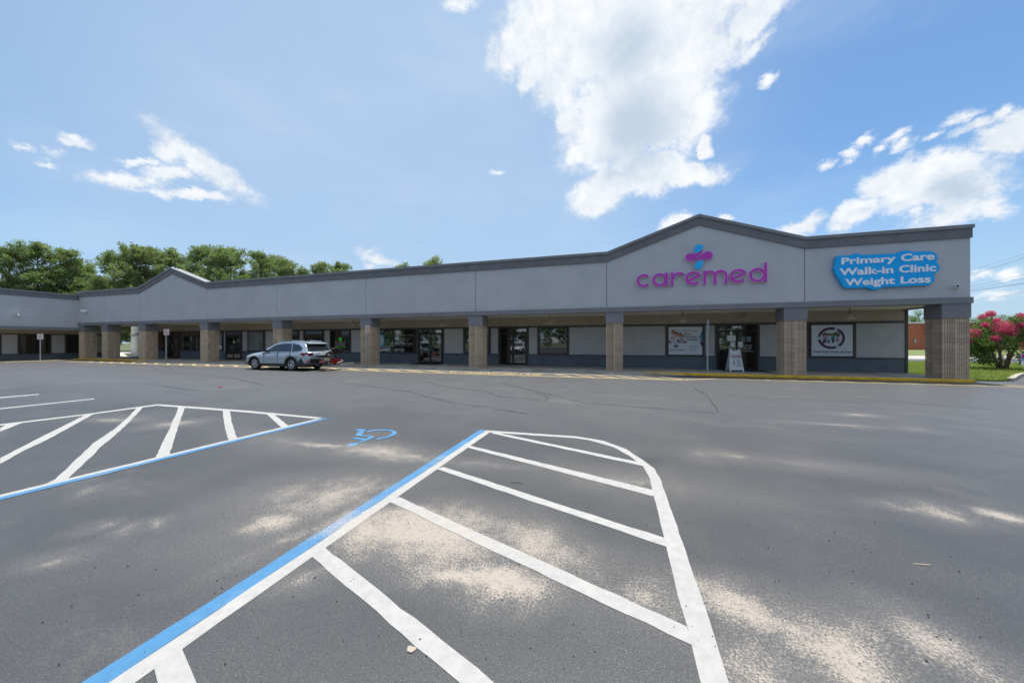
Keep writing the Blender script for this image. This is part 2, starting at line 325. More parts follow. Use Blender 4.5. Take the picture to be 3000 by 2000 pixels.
def sand_nodes(k):
    """sand blown over the lot: returns (cover factor, flat position)"""
    pos = k.a('ShaderNodeNewGeometry').outputs['Position']; fl = k.vm('MULTIPLY', pos, (1, 1, 0))
    wob = k.vm('SCALE', k.vm('SUBTRACT', k.noise(fl, 2.2, 4, .6, col=True), (.5, .5, .5))); k.n[-1].inputs[3].default_value = .45
    b = k.blobs(k.vm('MULTIPLY', k.vm('ADD', fl, wob), (1, 1, 0)), SAND2)
    mid = k.noise(fl, 7, 6, .65); gr = k.noise(fl, 75, 5, .72)
    t = k.m('ADD', b, k.m('MULTIPLY', k.m('SUBTRACT', mid, .5), 1.0))
    t = k.m('MULTIPLY', t, 1.1)
    g = k.m('MULTIPLY', k.m('SUBTRACT', gr, .5), 3.4)
    f = k.step(k.m('ADD', k.m('SUBTRACT', t, .50), g), -.22, .42)
    f = k.m('MULTIPLY', f, k.step(t, -.42, .30))
    far_ = k.noise(k.vm('MULTIPLY', k.vm('ADD', fl, wob), (.55, 1., 1)), .75, 7, .68)
    dust = k.m('MAXIMUM', k.step(b, -.75, .75), k.m('MULTIPLY', k.step(far_, .54, .72), .75))
    k.dust = k.m('MULTIPLY', dust, k.step(k.noise(fl, 55, 5, .78), .40, .66))
    k.dust0 = dust
    return f, fl
def asphalt():
    m = bpy.data.materials.new('asphalt'); m.use_nodes = True; m.node_tree.nodes.clear(); k = NT(m.node_tree)
    f, fl = sand_nodes(k)
    big = k.noise(fl, .22, 5, .6); mid = k.noise(k.vm('MULTIPLY', fl, (.5, 1.6, 1)), .9, 6, .6); fine = k.noise(fl, 130, 3, .7)
    c = k.mix(k.step(big, .3, .7), (.023, .026, .031), (.041, .042, .046))
    c = k.mix(k.m('MULTIPLY', k.step(mid, .45, .75), .35), c, (.064, .067, .073))
    c = k.mix(k.m('MULTIPLY', k.step(k.noise(fl, 1.7, 5, .6), .55, .8), .5), c, (.022, .022, .025))
    c = k.mix(k.m('MULTIPLY', k.step(fine, .35, .75), .5), c, (.075, .075, .078))
    vo = k.a('ShaderNodeTexVoronoi', i={'Vector': k.vm('ADD', fl, k.vm('MULTIPLY', k.noise(fl, 3, 3, .6, col=True), (.5, .5, 0))), 'Scale': 1.15})
    c = k.mix(k.m('MULTIPLY', k.step(vo.outputs['Distance'], .16, .03), .6), c, (.016, .016, .018))
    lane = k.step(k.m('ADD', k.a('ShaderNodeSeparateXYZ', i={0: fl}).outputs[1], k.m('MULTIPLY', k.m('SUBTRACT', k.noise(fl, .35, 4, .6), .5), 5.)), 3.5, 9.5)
    c = k.mix(k.m('MULTIPLY', lane, .75), c, (.072, .076, .083))  # far lot painted paler, its sheen at grazing angles put into the colour
    c = k.mix(k.m('MULTIPLY', k.step(k.noise(k.vm('MULTIPLY', fl, (.12, 1.1, 1)), 1.3, 6, .65), .5, .75), .3), c, (.045, .045, .047))
    gr2 = k.noise(fl, 62, 4, .85)
    c = k.mix(k.m('MULTIPLY', k.step(gr2, .62, .74), .40), c, (.106, .110, .116))
    c = k.mix(k.m('MULTIPLY', k.step(gr2, .52, .34), .75), c, (.012, .013, .015))
    sp = k.noise(fl, 190, 2, .6)
    dens = k.noise(fl, .9, 4, .6)
    thr = k.m('SUBTRACT', .735, k.m('MULTIPLY', dens, .20))
    c = k.mix(k.m('MULTIPLY', k.step(k.m('SUBTRACT', sp, thr), 0, .04), .75), c, (.30, .28, .25))
    c = k.mix(k.m('MULTIPLY', k.step(k.m('SUBTRACT', k.noise(fl, 60, 3, .7), .66), 0, .05), .5), c, (.24, .215, .19))
    sandc = k.mix(k.noise(fl, 160, 2, .5), (.23, .20, .17), (.345, .305, .26))
    c = k.mix(k.m('MULTIPLY', k.dust, .62), c, (.20, .185, .165))
    c = k.mix(k.m('MULTIPLY', k.dust0, .16), c, (.118, .116, .112))
    f = k.m('MULTIPLY', f, k.step(k.noise(fl, 26, 4, .7), .30, .52, .45, .97))
    c = k.mix(f, c, sandc)
    hgt = k.m('ADD', k.noise(fl, 110, 4, .75), k.m('MULTIPLY', f, -.3))
    bp = k.a('ShaderNodeBump', i={'Strength': .3, 'Distance': .006, 'Height': hgt})
    b = k.a('ShaderNodeBsdfPrincipled', i={'Base Color': c, 'Roughness': .5, 'Normal': bp.outputs[0]}); b.inputs['Specular IOR Level'].default_value = .5
    k.l.new(b.outputs[0], k.a('ShaderNodeOutputMaterial').inputs[0]); return m
def paint(name, col, wear=.5, sandy=.9):
    m = bpy.data.materials.new(name); m.use_nodes = True; m.node_tree.nodes.clear(); k = NT(m.node_tree)
    f, fl = sand_nodes(k)
    n = k.noise(fl, 14, 6, .65)
    c = k.mix(k.step(n, .3, .7), tuple(x*.84 for x in col), col)
    c = k.mix(k.m('MULTIPLY', k.step(k.noise(fl, 120, 4, .7), .62, .70), wear), c, (.10, .10, .10))
    c = k.mix(k.m('MULTIPLY', k.step(k.noise(fl, 3, 5, .6), .52, .8), .25), c, (.45, .42, .38))
    c = k.mix(k.m('MULTIPLY', k.dust, wear*.45), c, (.20, .19, .175))
    c = k.mix(k.m('MULTIPLY', f, sandy), c, (.33, .28, .24))
    bp = k.a('ShaderNodeBump', i={'Strength': .3, 'Distance': .004, 'Height': k.noise(fl, 110, 4, .75)})
    b = k.a('ShaderNodeBsdfPrincipled', i={'Base Color': c, 'Roughness': .75, 'Normal': bp.outputs[0]})
    k.l.new(b.outputs[0], k.a('ShaderNodeOutputMaterial').inputs[0]); return m
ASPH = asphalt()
PW = paint('road_paint_white', (.315, .315, .31), .5, .45); PB = paint('road_paint_blue', (.036, .155, .31), .4, .8)
PWF = paint('road_paint_white_worn', (.33, .33, .325), .6, .6)
PY = paint('road_paint_yellow', (.42, .32, .155), .35, .3)
SEAL = mat('crack_sealant', (.028, .028, .03), .6, var=.2)
def grass_mat(name='lawn_soil', a=(.07, .12, .02), b=(.19, .20, .07)):
    m = bpy.data.materials.new(name); m.use_nodes = True; m.node_tree.nodes.clear(); k = NT(m.node_tree)
    pos = k.a('ShaderNodeNewGeometry').outputs['Position']
    c = k.mix(k.step(k.noise(pos, .7, 6, .6), .35, .7), a, b)
    c = k.mix(k.m('MULTIPLY', k.noise(pos, 30, 4, .7), .5), c, (.10, .12, .04))
    b_ = k.a('ShaderNodeBsdfPrincipled', i={'Base Color': c, 'Roughness': .95})
    k.l.new(b_.outputs[0], k.a('ShaderNodeOutputMaterial').inputs[0]); return m
GRASSM = grass_mat()
def leaf_mat(name, a, b, tr=.35):
    m = bpy.data.materials.new(name); m.use_nodes = True; m.node_tree.nodes.clear(); k = NT(m.node_tree)
    pos = k.a('ShaderNodeNewGeometry').outputs['Position']; oi = k.a('ShaderNodeObjectInfo').outputs['Random']
    c = k.mix(k.step(k.noise(pos, .55, 4, .6), .3, .7), a, b)
    c = k.mix(k.m('MULTIPLY', oi, .35), c, tuple(.5*(x+y)*(1.25 if i == 0 else .95) for i, (x, y) in enumerate(zip(a, b))))
    d = k.a('ShaderNodeBsdfPrincipled', i={'Base Color': c, 'Roughness': .6}); d.inputs['Specular IOR Level'].default_value = .3
    t = k.a('ShaderNodeBsdfTranslucent', i={'Color': k.mix(.5, c, (.25, .40, .06))})
    mx = k.a('ShaderNodeMixShader', i={0: tr, 1: d.outputs[0], 2: t.outputs[0]})
    k.l.new(mx.outputs[0], k.a('ShaderNodeOutputMaterial').inputs[0]); return m
NEEDLE = leaf_mat('pine_needles', (.10, .155, .065), (.23, .285, .125), .42)
LEAF = leaf_mat('leaves', (.06, .12, .03), (.15, .24, .06), .35)
LEAFD = leaf_mat('shrub_leaves', (.03, .065, .018), (.09, .15, .035), .3)
BARK = mat('bark', (.13, .09, .065), .95, var=.3, vs=4)
GRASSB = leaf_mat('grass_blades', (.15, .25, .04), (.36, .40, .12), .35)
# terrain: one sheet to the horizon, asphalt lot above it
tag(link('terrain', MB().add([(-900, -900, -.25), (900, -900, -.25), (900, 900, -.25), (-900, 900, -.25)], [(0, 1, 2, 3)]).mesh('terrain', grass_mat('forest_floor', (.035, .05, .018), (.07, .08, .035)))), kind='structure')
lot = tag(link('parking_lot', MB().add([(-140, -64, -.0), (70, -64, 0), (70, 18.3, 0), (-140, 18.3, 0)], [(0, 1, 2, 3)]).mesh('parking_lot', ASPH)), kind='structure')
ZL = [.002]
def rough_poly(P, amp=.006, stp=.12):
    out = []; n = len(P)
    for i in range(n):
        a, b = P[i], P[(i+1) % n]; L = hypot(b[0]-a[0], b[1]-a[1]); m_ = max(1, min(60, int(L/stp)))
        for j in range(m_):
            t = j/m_; q = random.uniform(-amp, amp) if j else 0
            dx, dy = (b[0]-a[0])/(L or 1), (b[1]-a[1])/(L or 1)
            out.append((a[0]+(b[0]-a[0])*t-dy*q, a[1]+(b[1]-a[1])*t+dx*q))
    return out
def mark(name, P, mt, amp=.006, stp=.12):
    ZL[0] += .0001
    P = rough_poly(P, amp, stp)
    me = bpy.data.meshes.new(name); me.from_pydata([(x, y, ZL[0]) for x, y in P], [], [tuple(range(len(P)))])
    me.materials.append(mt)
    if me.polygons[0].normal.z < 0: me.flip_normals()
    return link(name, me, lot)
MARKS = {"blue_r": [[[-2.339, 5.677], [-2.226, 5.661], [-2.249, 0.945], [-2.36, 0.91]]], "white": [[[-2.226, 5.661], [-2.114, 5.548], [-2.1, 2.199], [-2.121, 1.908], [-2.148, 1.181], [-2.159, 0.984], [-2.249, 0.945]], [[-2.217, 5.664], [-0.635, 5.739], [-0.211, 5.607], [0.123, 5.273], [0.331, 4.834], [0.443, 4.555], [0.471, 4.267], [0.489, 2.941], [0.493, 2.447], [0.495, 2.101], [0.489, 1.788], [0.369, 1.751], [0.366, 1.75], [0.369, 2.069], [0.359, 2.444], [0.359, 2.964], [0.361, 4.181], [0.308, 4.639], [0.161, 4.963], [-0.049, 5.307], [-0.424, 5.571], [-0.651, 5.626], [-2.114, 5.548]], [[-2.043, 5.594], [0.324, 4.729], [0.306, 4.612], [-2.055, 5.495]], [[-2.095, 4.74], [0.379, 3.889], [0.347, 3.73], [-2.152, 4.659]], [[-2.083, 3.839], [0.359, 2.964], [0.369, 2.838], [-2.131, 3.75]], [[-2.106, 2.962], [0.366, 2.074], [0.375, 1.953], [-2.136, 2.842]], [[-2.105, 2.06], [-0.525, 1.476], [-0.677, 1.429], [-2.149, 1.947]], [[-2.148, 1.181], [-2.057, 1.149], [-1.852, 1.067], [-2.004, 1.02], [-2.153, 1.071]], [[-11.258, 3.35], [-11.072, 4.375], [-11.107, 5.609], [-10.951, 5.615], [-8.111, 5.685], [-5.819, 5.617], [-5.884, 5.499], [-7.893, 5.532], [-10.676, 5.474], [-10.877, 5.493], [-10.896, 4.305], [-11.062, 3.292]], [[-5.819, 5.617], [-5.884, 5.499], [-5.898, 4.882], [-5.896, 3.974], [-5.963, 3.129], [-6.011, 2.263], [-6.049, 1.8], [-5.947, 1.769], [-5.81, 3.83], [-5.742, 5.542]], [[-11.239, 3.442], [-11.09, 3.563], [-10.29, 3.062], [-10.707, 3.186]], [[-10.961, 4.331], [-11.023, 4.502], [-8.752, 3.05], [-8.121, 2.596], [-7.582, 2.256], [-7.963, 2.37], [-9.115, 3.116], [-9.857, 3.605]], [[-11.003, 5.178], [-11.001, 5.295], [-8.876, 4.024], [-7.793, 3.346], [-7.345, 3.047], [-6.992, 2.845], [-6.011, 2.241], [-6.032, 2.087], [-6.121, 2.185], [-6.755, 2.555], [-7.805, 3.175], [-8.583, 3.722], [-9.704, 4.421]], [[-10.238, 5.569], [-9.95, 5.541], [-8.49, 4.654], [-7.553, 4.092], [-6.624, 3.539], [-5.915, 3.112], [-5.978, 2.999], [-6.967, 3.6], [-7.632, 4.015], [-8.631, 4.611], [-9.277, 5.008]], [[-8.654, 5.535], [-8.387, 5.514], [-7.228, 4.778], [-6.466, 4.322], [-5.884, 3.977], [-5.912, 3.865], [-6.613, 4.276], [-7.372, 4.733]], [[-7.323, 5.545], [-7.105, 5.55], [-5.87, 4.867], [-5.882, 4.738]], [[-16.81, 5.002], [-16.718, 5.661], [-16.486, 5.583], [-16.504, 4.911]], [[-13.991, 4.163], [-13.909, 5.659], [-13.731, 5.586], [-13.778, 4.1]]], "blue_l": [[[-5.742, 5.542], [-5.67, 5.649], [-5.821, 4.319], [-5.863, 3.141], [-5.884, 2.453], [-5.837, 1.737], [-5.947, 1.769], [-5.81, 3.83]]], "wc": [[[-4.452, 4.965], [-4.487, 5.043], [-4.318, 5.096], [-4.119, 4.75], [-3.828, 4.75], [-3.807, 4.593], [-3.811, 4.465], [-3.81, 4.4], [-3.876, 4.387], [-3.877, 4.503], [-4.112, 4.534], [-4.137, 4.597], [-3.883, 4.596], [-3.919, 4.7], [-4.097, 4.691], [-4.191, 4.681], [-4.364, 4.982]], [[-4.217, 4.945], [-4.197, 5.033], [-4.154, 5.11], [-4.034, 5.168], [-3.896, 5.189], [-3.757, 5.148], [-3.647, 5.07], [-3.587, 4.971], [-3.579, 4.842], [-3.604, 4.725], [-3.672, 4.591], [-3.741, 4.657], [-3.66, 4.762], [-3.656, 4.892], [-3.688, 4.998], [-3.78, 5.09], [-3.87, 5.113], [-4.009, 5.097], [-4.108, 5.03], [-4.154, 4.924]], [[-3.9, 4.192], [-3.94, 4.288], [-3.92, 4.35], [-3.836, 4.367], [-3.784, 4.32], [-3.773, 4.246], [-3.82, 4.186], [-3.869, 4.164]]]}
mark('painted_stripe', [(-2.345, 5.69), (-2.228, 5.66), (-2.228, -5), (-2.345, -5)], PB, .004)
mark('painted_stripe', [(-2.226, 5.66), (-2.115, 5.56), (-2.122, -5), (-2.226, -5)], PW, .004)
for P in MARKS['white'][1:]:
    if P[0] == [-5.819, 5.617]: P = [(-5.98+.115, 5.47), (-5.875+.115, 5.50), (-6.05+.046*-6.8+.103, -5), (-6.05+.046*-6.8, -5)]
    if P[0] == [-2.148, 1.181]: P = [(-2.125, 1.17), (-2.10, 1.16), (.36, .30), (.36, .18), (-2.125, 1.06)]
    if P[0] == [-2.105, 2.06]: P = [(-2.118, 2.06), (.37, 1.14), (.37, 1.03), (-2.118, 1.945)]
    mark('painted_stripe', P, PW)
for dy in (-.9, -1.8): mark('painted_stripe', [(-2.12, 1.17+dy), (.36, .30+dy), (.36, .18+dy), (-2.12, 1.06+dy)], PW)
mark('painted_stripe', [(.489, 1.79), (.368, 1.76), (.366, -5), (.487, -5)], PW, .004)
xl = lambda y: -6.05+.046*(y-1.8)
mark('painted_stripe', [(xl(5.66)+.105, 5.5), (xl(5.66)+.22, 5.66), (xl(-5)+.215, -5), (xl(-5)+.105, -5)], PB, .004)
for P in MARKS['wc']: mark('wheelchair_symbol', P, PB, .004, .08)
for i in range(1, 6):                                                    # left bays run on out of the picture
    x = -16.8-2.75*i; mark('painted_stripe', [(x, 5.6), (x+.11, 5.6), (x+.11, -1), (x, -1)], PWF)
# fire lane in front of the ramp
def yline(a, b, w_=.1, name='lane_line'):
    dx, dy = b[0]-a[0], b[1]-a[1]; L = hypot(dx, dy); nx, ny = -dy/L*w_/2, dx/L*w_/2
    n = max(1, int(L/4))
    for i in range(n):
        p, q = (a[0]+(b[0]-a[0])*i/n, a[1]+(b[1]-a[1])*i/n), (a[0]+(b[0]-a[0])*(i+1)/n, a[1]+(b[1]-a[1])*(i+1)/n)
        mark(name, [(p[0]+nx, p[1]+ny), (q[0]+nx, q[1]+ny), (q[0]-nx, q[1]-ny), (p[0]-nx, p[1]-ny)], PY, .008, .4)
yline((-43, 15.9), (-2.0, 15.5), .2); yline((-2.0, 15.5), (2.4, 15.6), .2); yline((2.4, 15.6), (4.0, 16.55), .18)
yline((-40, 16.62), (-9.2, 16.62), .12); yline((4.0, 16.6), (14.9, 16.65), .12)
x = -41.
while x < -9.6: yline((x, 16.58), (x+1.5, 15.75), .17); x += 1.35
x = -2.9
while x < 2.2: yline((x, 16.6), (x+.95, 15.62), .15); x += .95
x = 3.2
while x < 13.5: yline((x, 17.75), (x+1.9, 16.72), .1); x += .95
def ground_text(s, x0, x1, y0, h):
    v, f = text2d(s, .02, 2); xs = [p[0] for p in v]; a, b = min(xs), max(xs)
    for fs in islands(v, f):
        ZL[0] += .00005
        link('painted_letter', flat(v, fs, lambda x, y: (x0+(x-a)*(x1-x0)/(b-a), y0+y/.69*h, ZL[0])).mesh('painted_letter', PY), lot)
ground_text('NO PARKING FIRE LANE', -8.45, -3.45, 15.78, .72)
# crack sealing
def crack(P, w_=.028):
    Q = []
    for a, b in zip(P, P[1:]):
        for j in range(8):
            t = j/8; Q.append((a[0]+(b[0]-a[0])*t+random.uniform(-.04, .04), a[1]+(b[1]-a[1])*t+random.uniform(-.04, .04)))
    Q.append(P[-1]); L, R = ribbon(Q, [w_*random.uniform(.35, 1.2) for _ in Q])
    ZL[0] += .0001
    v = [(p[0], p[1], ZL[0]) for p in L+R]; n = len(Q)
    link('crack_seal', MB().add(v, [(i, i+1, n+i+1, n+i) for i in range(n-1)]).mesh('crack_seal', SEAL), lot)
for P in ([(-7.96, 12.5), (-5.5, 10.65), (-4.1, 10.2), (-3.17, 9.2)], [(-2.63, 9.98), (-2.35, 10.34), (-1.85, 9.6), (-1.87, 9.), (-2.35, 9.2), (-3.2, 9.3)],
          [(2.53, 13.4), (2.55, 11.6), (2.34, 9.95), (2.17, 8.7)], [(-9.83, 10.6), (-6.5, 9.46), (-4.06, 7.98), (-1.89, 7.24)], [(-15.6, 10.5), (-12.2, 9.2), (-11.4, 10.1), (-10.4, 11.7)],
          [(-4.26, 12.36), (-.83, 8.97), (2.05, 8.55)], [(2.8, 11.65), (4.4, 11.3), (6.16, 11.1)], [(-17.3, 8.33), (-12.4, 7.43), (-11.2, 8.3)], [(-24, 12), (-19, 11.2), (-15.6, 10.5)], [(-1, 14.6), (-3, 12.6), (-4.26, 12.36)], [(6, 12), (9, 10.5), (14, 10.2)]):
    crack(P)
# sidewalk slabs and ramp (wedge), joints 12 mm
sw = tag(link('sidewalk', MB().box(-47.2, 13.30, 18.02, 23.5, -.02, .085).mesh('sidewalk', MORTAR)), kind='structure')
ramp = tag(link('ramp', MB().add([(-36.4, 18.0, -.03), (1.7, 18.0, -.03), (1.7, 16.9, -.03), (-36.4, 16.9, -.03)], [(0, 1, 2, 3)]).mesh('ramp', MORTAR)), kind='structure')
PX = [-47.12, -43.63, -38.4, -30.92, -23.4, -15.84, -8.23, -.54, 7.16, 12.49]
J = sorted([-47.2]+[p+.41+d for p in PX[1:] for d in (-1.72, 1.44)]+[p+4.1 for p in PX[2:9]]); J = [j for j in J if j < 12.6]+[13.30]
for a, b in zip(J, J[1:]):
    if b-a < .25: continue
    for y0, y1 in ((18.0, 19.75), (19.762, 23.5)):
        g = .006; m_ = MB().box(a+g, b-g, y0, y1, .0, .1)
        link('concrete_slab', m_.mesh('concrete_slab', CONC), sw)
    if b < 1.75 and a > -36.6:
        y = 16.82
        link('concrete_slab', MB().add([(a+g, 17.995, .098), (b-g, 17.995, .098), (b-g, y, .004), (a+g, y, .004), (a+g, 17.995, -.02), (b-g, 17.995, -.02), (b-g, y, -.02), (a+g, y, -.02)],
             [(0, 3, 2, 1), (0, 1, 5, 4), (3, 7, 6, 2), (0, 4, 7, 3), (1, 2, 6, 5)]).mesh('concrete_slab', CONC2), ramp)
for s, xa, xb in ((1, 1.32, 3.3), (-1, -36.4, -38.4)):
    v = [(xa, 17.995, .097), (xa, 16.82, .004), (xb, 17.985, .004), (xa, 17.995, -.02), (xa, 16.82, -.02), (xb, 17.985, -.02)]
    link('concrete_slab', MB().add(v, [(0, 1, 2), (0, 3, 4, 1), (1, 4, 5, 2), (2, 5, 3, 0)]).mesh('concrete_slab', CONC2), ramp)
# yellow kerb: profile swept along X, flared down over the ramp ends
kb = tag(empty('kerb', (13.3, 18, 0)), kind='structure')
kb = tag(link('kerb', MB().box(13.305, 13.36, 18.0, 19.0, -.02, .104).mesh('kerb', CONC)), kind='structure')
def kseg(x0, x1, za, zb):
    # front face bottom hidden by the ramp flare
    m_ = MB().add([(x0, 17.97, -.02), (x1, 17.97, -.02), (x1, 17.97, .085), (x0, 17.97, .085), (x0, 17.985, .104), (x1, 17.985, .104), (x1, 18.14, .105), (x0, 18.14, .105), (x0, 18.14, -.02), (x1, 18.14, -.02)],
        [(0, 1, 2, 3), (3, 2, 5, 4), (4, 5, 6, 7), (0, 3, 4, 7, 8), (1, 9, 6, 5, 2)])
    link('kerb_paint', m_.mesh('kerb_paint', YELK), kb)
xs = [1.0, 3.2, 6.2, 9.2, 12.2, 13.30]
for a, b in zip(xs, xs[1:]): kseg(a+.004, b-.004, 0, 0)
xs = [-47.2, -44.2, -41.2, -38.2, -36.0]
for a, b in zip(xs, xs[1:]): kseg(a+.004, b-.004, 0, 0)
# lawn at the right end, kerb arc, road, far verge
LP = [(13.36, 18.75), (14.6, 18.9), (15.2, 19.15), (15.7, 19.67), (16.84, 20.98), (17.83, 22.05), (18.9, 23.0), (21.5, 24.6), (25.5, 27.5), (30, 31.5), (29, 34.3), (22.3, 35.2), (13.36, 36.5)]
lawn = tag(link('lawn', MB().prism([(x, y) for x, y in LP], -.1, .05, 'z').mesh('lawn', GRASSM)), kind='structure')
L, R = ribbon(LP[2:10], .16)
kr = tag(link('kerb_arc', MB().prism(L+R[::-1], -.1, .12, 'z').mesh('kerb_arc', mat('pale_kerb', (.34, .31, .27), .9, var=.15))), kind='structure')
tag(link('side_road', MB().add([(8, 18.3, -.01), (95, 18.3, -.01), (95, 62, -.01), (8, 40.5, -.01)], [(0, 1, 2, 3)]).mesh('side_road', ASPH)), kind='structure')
tag(link('concrete_drive', MB().add([(20.5, 40.2, .0), (26.5, 42.2, 0), (35.5, 43.6, 0), (80, 58, 0), (80, 70, 0), (46.8, 57.4, 0), (33.5, 53.3, 0), (14, 47.3, 0)], [tuple(range(8))]).mesh('concrete_drive', mat('pale_concrete', (.33, .31, .28), .9, var=.12))), kind='structure')
tag(link('far_verge', MB().prism([(5, 46.5), (14, 47.4), (33.5, 53.4), (46.8, 57.5), (100, 73.5), (140, 130), (-20, 110)], -.2, .03, 'z').mesh('far_verge', GRASSM)), kind='structure')
# grass blades
def blades(n, fn, h0, h1, mt, name='grass', w_=.012):
    V = np.zeros((n*3, 3)); P = np.array([fn() for _ in range(n)]); a = rng.uniform(0, 2*pi, n); h = rng.uniform(h0, h1, n)
    d = np.stack([np.cos(a), np.sin(a), a*0], 1)*w_; lean = rng.normal(0, .35, (n, 2))*h[:, None]
    V[0::3] = P-d; V[1::3] = P+d; V[2::3] = P+np.stack([lean[:, 0], lean[:, 1], h], 1)
    me = bpy.data.meshes.new(name); me.from_pydata(V.tolist(), [], np.arange(n*3).reshape(n, 3).tolist()); me.materials.append(mt)
    return tag(link(name, me), kind='stuff')
def in_poly(x, y, P):
    c = False
    for i in range(len(P)):
        a, b = P[i], P[i-1]
        if (a[1] > y) != (b[1] > y) and x < (b[0]-a[0])*(y-a[1])/(b[1]-a[1])+a[0]: c = not c
    return c
def lawn_pt():
    while 1:
        x, y = random.uniform(13.4, 30), 18.8+(random.random()**1.6)*17
        if in_poly(x, y, LP): return (x, y, .05)
tag(blades(42000, lawn_pt, .05, .13, GRASSB, 'grass', .014), 'short sunlit grass growing on the lawn beyond the right end pillar', 'grass')

# ================================================================ main building
BR = empty('shopping_center', (-17, 18.6, 0), 0, 'long single-storey grey stucco strip mall with two gables and ribbed block pillars', 'building')
def top(x):
    K = [(-60, 6.2), (-38.38, 6.2), (-34.25, 7.58), (-30.15, 6.2), (-.5, 6.2), (3.73, 7.66), (7.92, 6.2), (40, 6.2)]
    for a, b in zip(K, K[1:]):
        if a[0] <= x <= b[0]: return a[1]+(b[1]-a[1])*(x-a[0])/(b[0]-a[0])
KN = [-38.38, -34.25, -30.15, -.5, 3.73, 7.92]
XL, XR = -47.12, 13.32
def strip(x0, x1, lo, hi):   # polygon between lo(x) and hi(x) with gable knots
    xs = [x0]+[q for q in KN if x0+.01 < q < x1-.01]+[x1]
    return [(x, lo(x)) for x in xs]+[(x, hi(x)) for x in xs[::-1]]
JX = [XL, -43.24, -38.37, -30.19, -23.03, -15.44, -7.81, -.52, 7.91, XR]
for a, b in zip(JX, JX[1:]):
    g0 = .012 if a != XL else 0; g1 = .012 if b != XR else 0
    wpart('stucco_panel', MB().prism(strip(a+g0, b-g1, lambda x: 3.35, lambda x: top(x)-.50), 18.20, 18.23), STUCCO, BR)
wpart('parapet_core', MB().prism(strip(XL+.01, XR-.01, lambda x: 3.16, lambda x: top(x)-.03), 18.232, 18.95), DARK, BR)
wpart('fascia_band', MB().prism(strip(XL, XR+.03, lambda x: top(x)-.51, lambda x: top(x)-.14), 18.14, 18.23), BAND, BR)
# coping, thick: visible top on the gable slopes
wpart('coping', MB().prism(strip(XL, XR+.06, lambda x: top(x)-.138, lambda x: top(x)), 18.09, 18.78), COPING, BR)
wpart('lower_band', MB().box(XL, XR+.05, 18.13, 18.62, 3.11, 3.35), BAND2, BR)
wpart('side_wall_upper', MB().box(13.0, XR-.002, 18.96, 41.5, 3.36, 6.05), STUCCO, BR)
wpart('side_coping', MB().box(12.9, XR+.06, 18.79, 41.5, 6.06, 6.2), COPING, BR)
wpart('side_beam', MB().box(12.95, XR+.03, 18.63, 41.5, 3.10, 3.35), BAND2, BR)
wpart('roof_deck', MB().box(XL+.2, 12.99, 18.96, 41.2, 4.45, 4.7), mat('roof_membrane', (.5, .5, .48), .9), BR)
# soffit panels
x = XL+.02
while x < 12.9:
    x1 = min(x+1.215, 12.94)
    wpart('soffit_panel', MB().box(x+.005, x1-.005, 18.63, 20.995, 3.14, 3.16), SOFF, BR); x += 1.215
wpart('soffit_back', MB().box(XL+.02, 12.94, 18.63, 21.6, 3.175, 3.2), DARK, BR)
# ---- pillars
def block_mesh(seed):
    r = random.Random(seed); P = [(0, 0)]; s = .405; n = 8; p = s/n
    y = 0
    P.append((-s, 0))
    for i in range(n):                      # down the -x face
        pr = r.uniform(-.004, .004); y0 = -i*p
        if i: P += [(-s+.034, y0+.005), (-s+.034, y0-.018)]
        P += [(-s+pr+.004, y0-.019 if i else y0-.002), (-s+pr, y0-.028), (-s+pr+.003, y0-p+.002)]
    P.append((-s, -s))
    for i in range(n):
        pr = r.uniform(-.004, .004); x0 = -s+i*p
        if i: P += [(x0-.005, -s+.034), (x0+.018, -s+.034)]
        P += [(x0+.019 if i else x0+.004, -s+pr+.004), (x0+.028, -s+pr), (x0+p-.002, -s+pr+.003)]
    P.append((0, -s))
    return P
BLK = []
for sd_ in range(4):
    P = block_mesh(sd_); BLK.append(MB().prism(P, .004, .198, 'z').mesh('block', BLOCK))
BLK2 = mat('split_block_brown', (.49, .39, .30), .95, var=.2, vs=5, bump=.9, bs=70)
for q in range(2):
    m2 = BLK[q].copy(); m2.materials.clear(); m2.materials.append(BLK2); BLK.append(m2)
def pillar(px, root, y0=18.2, z0=.1, ncourse=12, ztop=3.12, indiv=True):
    cx, cy = px+.41, y0+.41
    p = wpart('pillar', MB().box(cx-.375, cx+.375, cy-.375, cy+.375, z0, z0+.2033*ncourse), MORTAR, root)
    R_ = random.Random(int(px*10))
    if indiv:
        for c in range(ncourse):
            for q in range(4):
                o = link('block', R_.choice(BLK[:4] if R_.random() < .75 else BLK[4:]), p, (cx+R_.uniform(-.002, .002), cy+R_.uniform(-.002, .002), z0+c*.2033), False)
                o.rotation_euler = (0, 0, q*pi/2)
    else:
        m_ = MB()
        for c in range(ncourse):
            for q in range(4):
                P = block_mesh(R_.randrange(9)); a = q*pi/2
                m_.prism([(cx+x*cos(a)-y*sin(a), cy+x*sin(a)+y*cos(a)) for x, y in P], z0+c*.2033+.004, z0+c*.2033+.197, 'z')
        tag(link('block', m_.mesh('block', BLOCK), p), kind='stuff')
    link('capital', MB().box(cx-.435, cx+.435, cy-.435, cy+.435, z0+.2033*ncourse, ztop).mesh('capital', BAND2), p)
    return p
for i, px in enumerate(PX): pillar(px, BR, indiv=i >= 4)
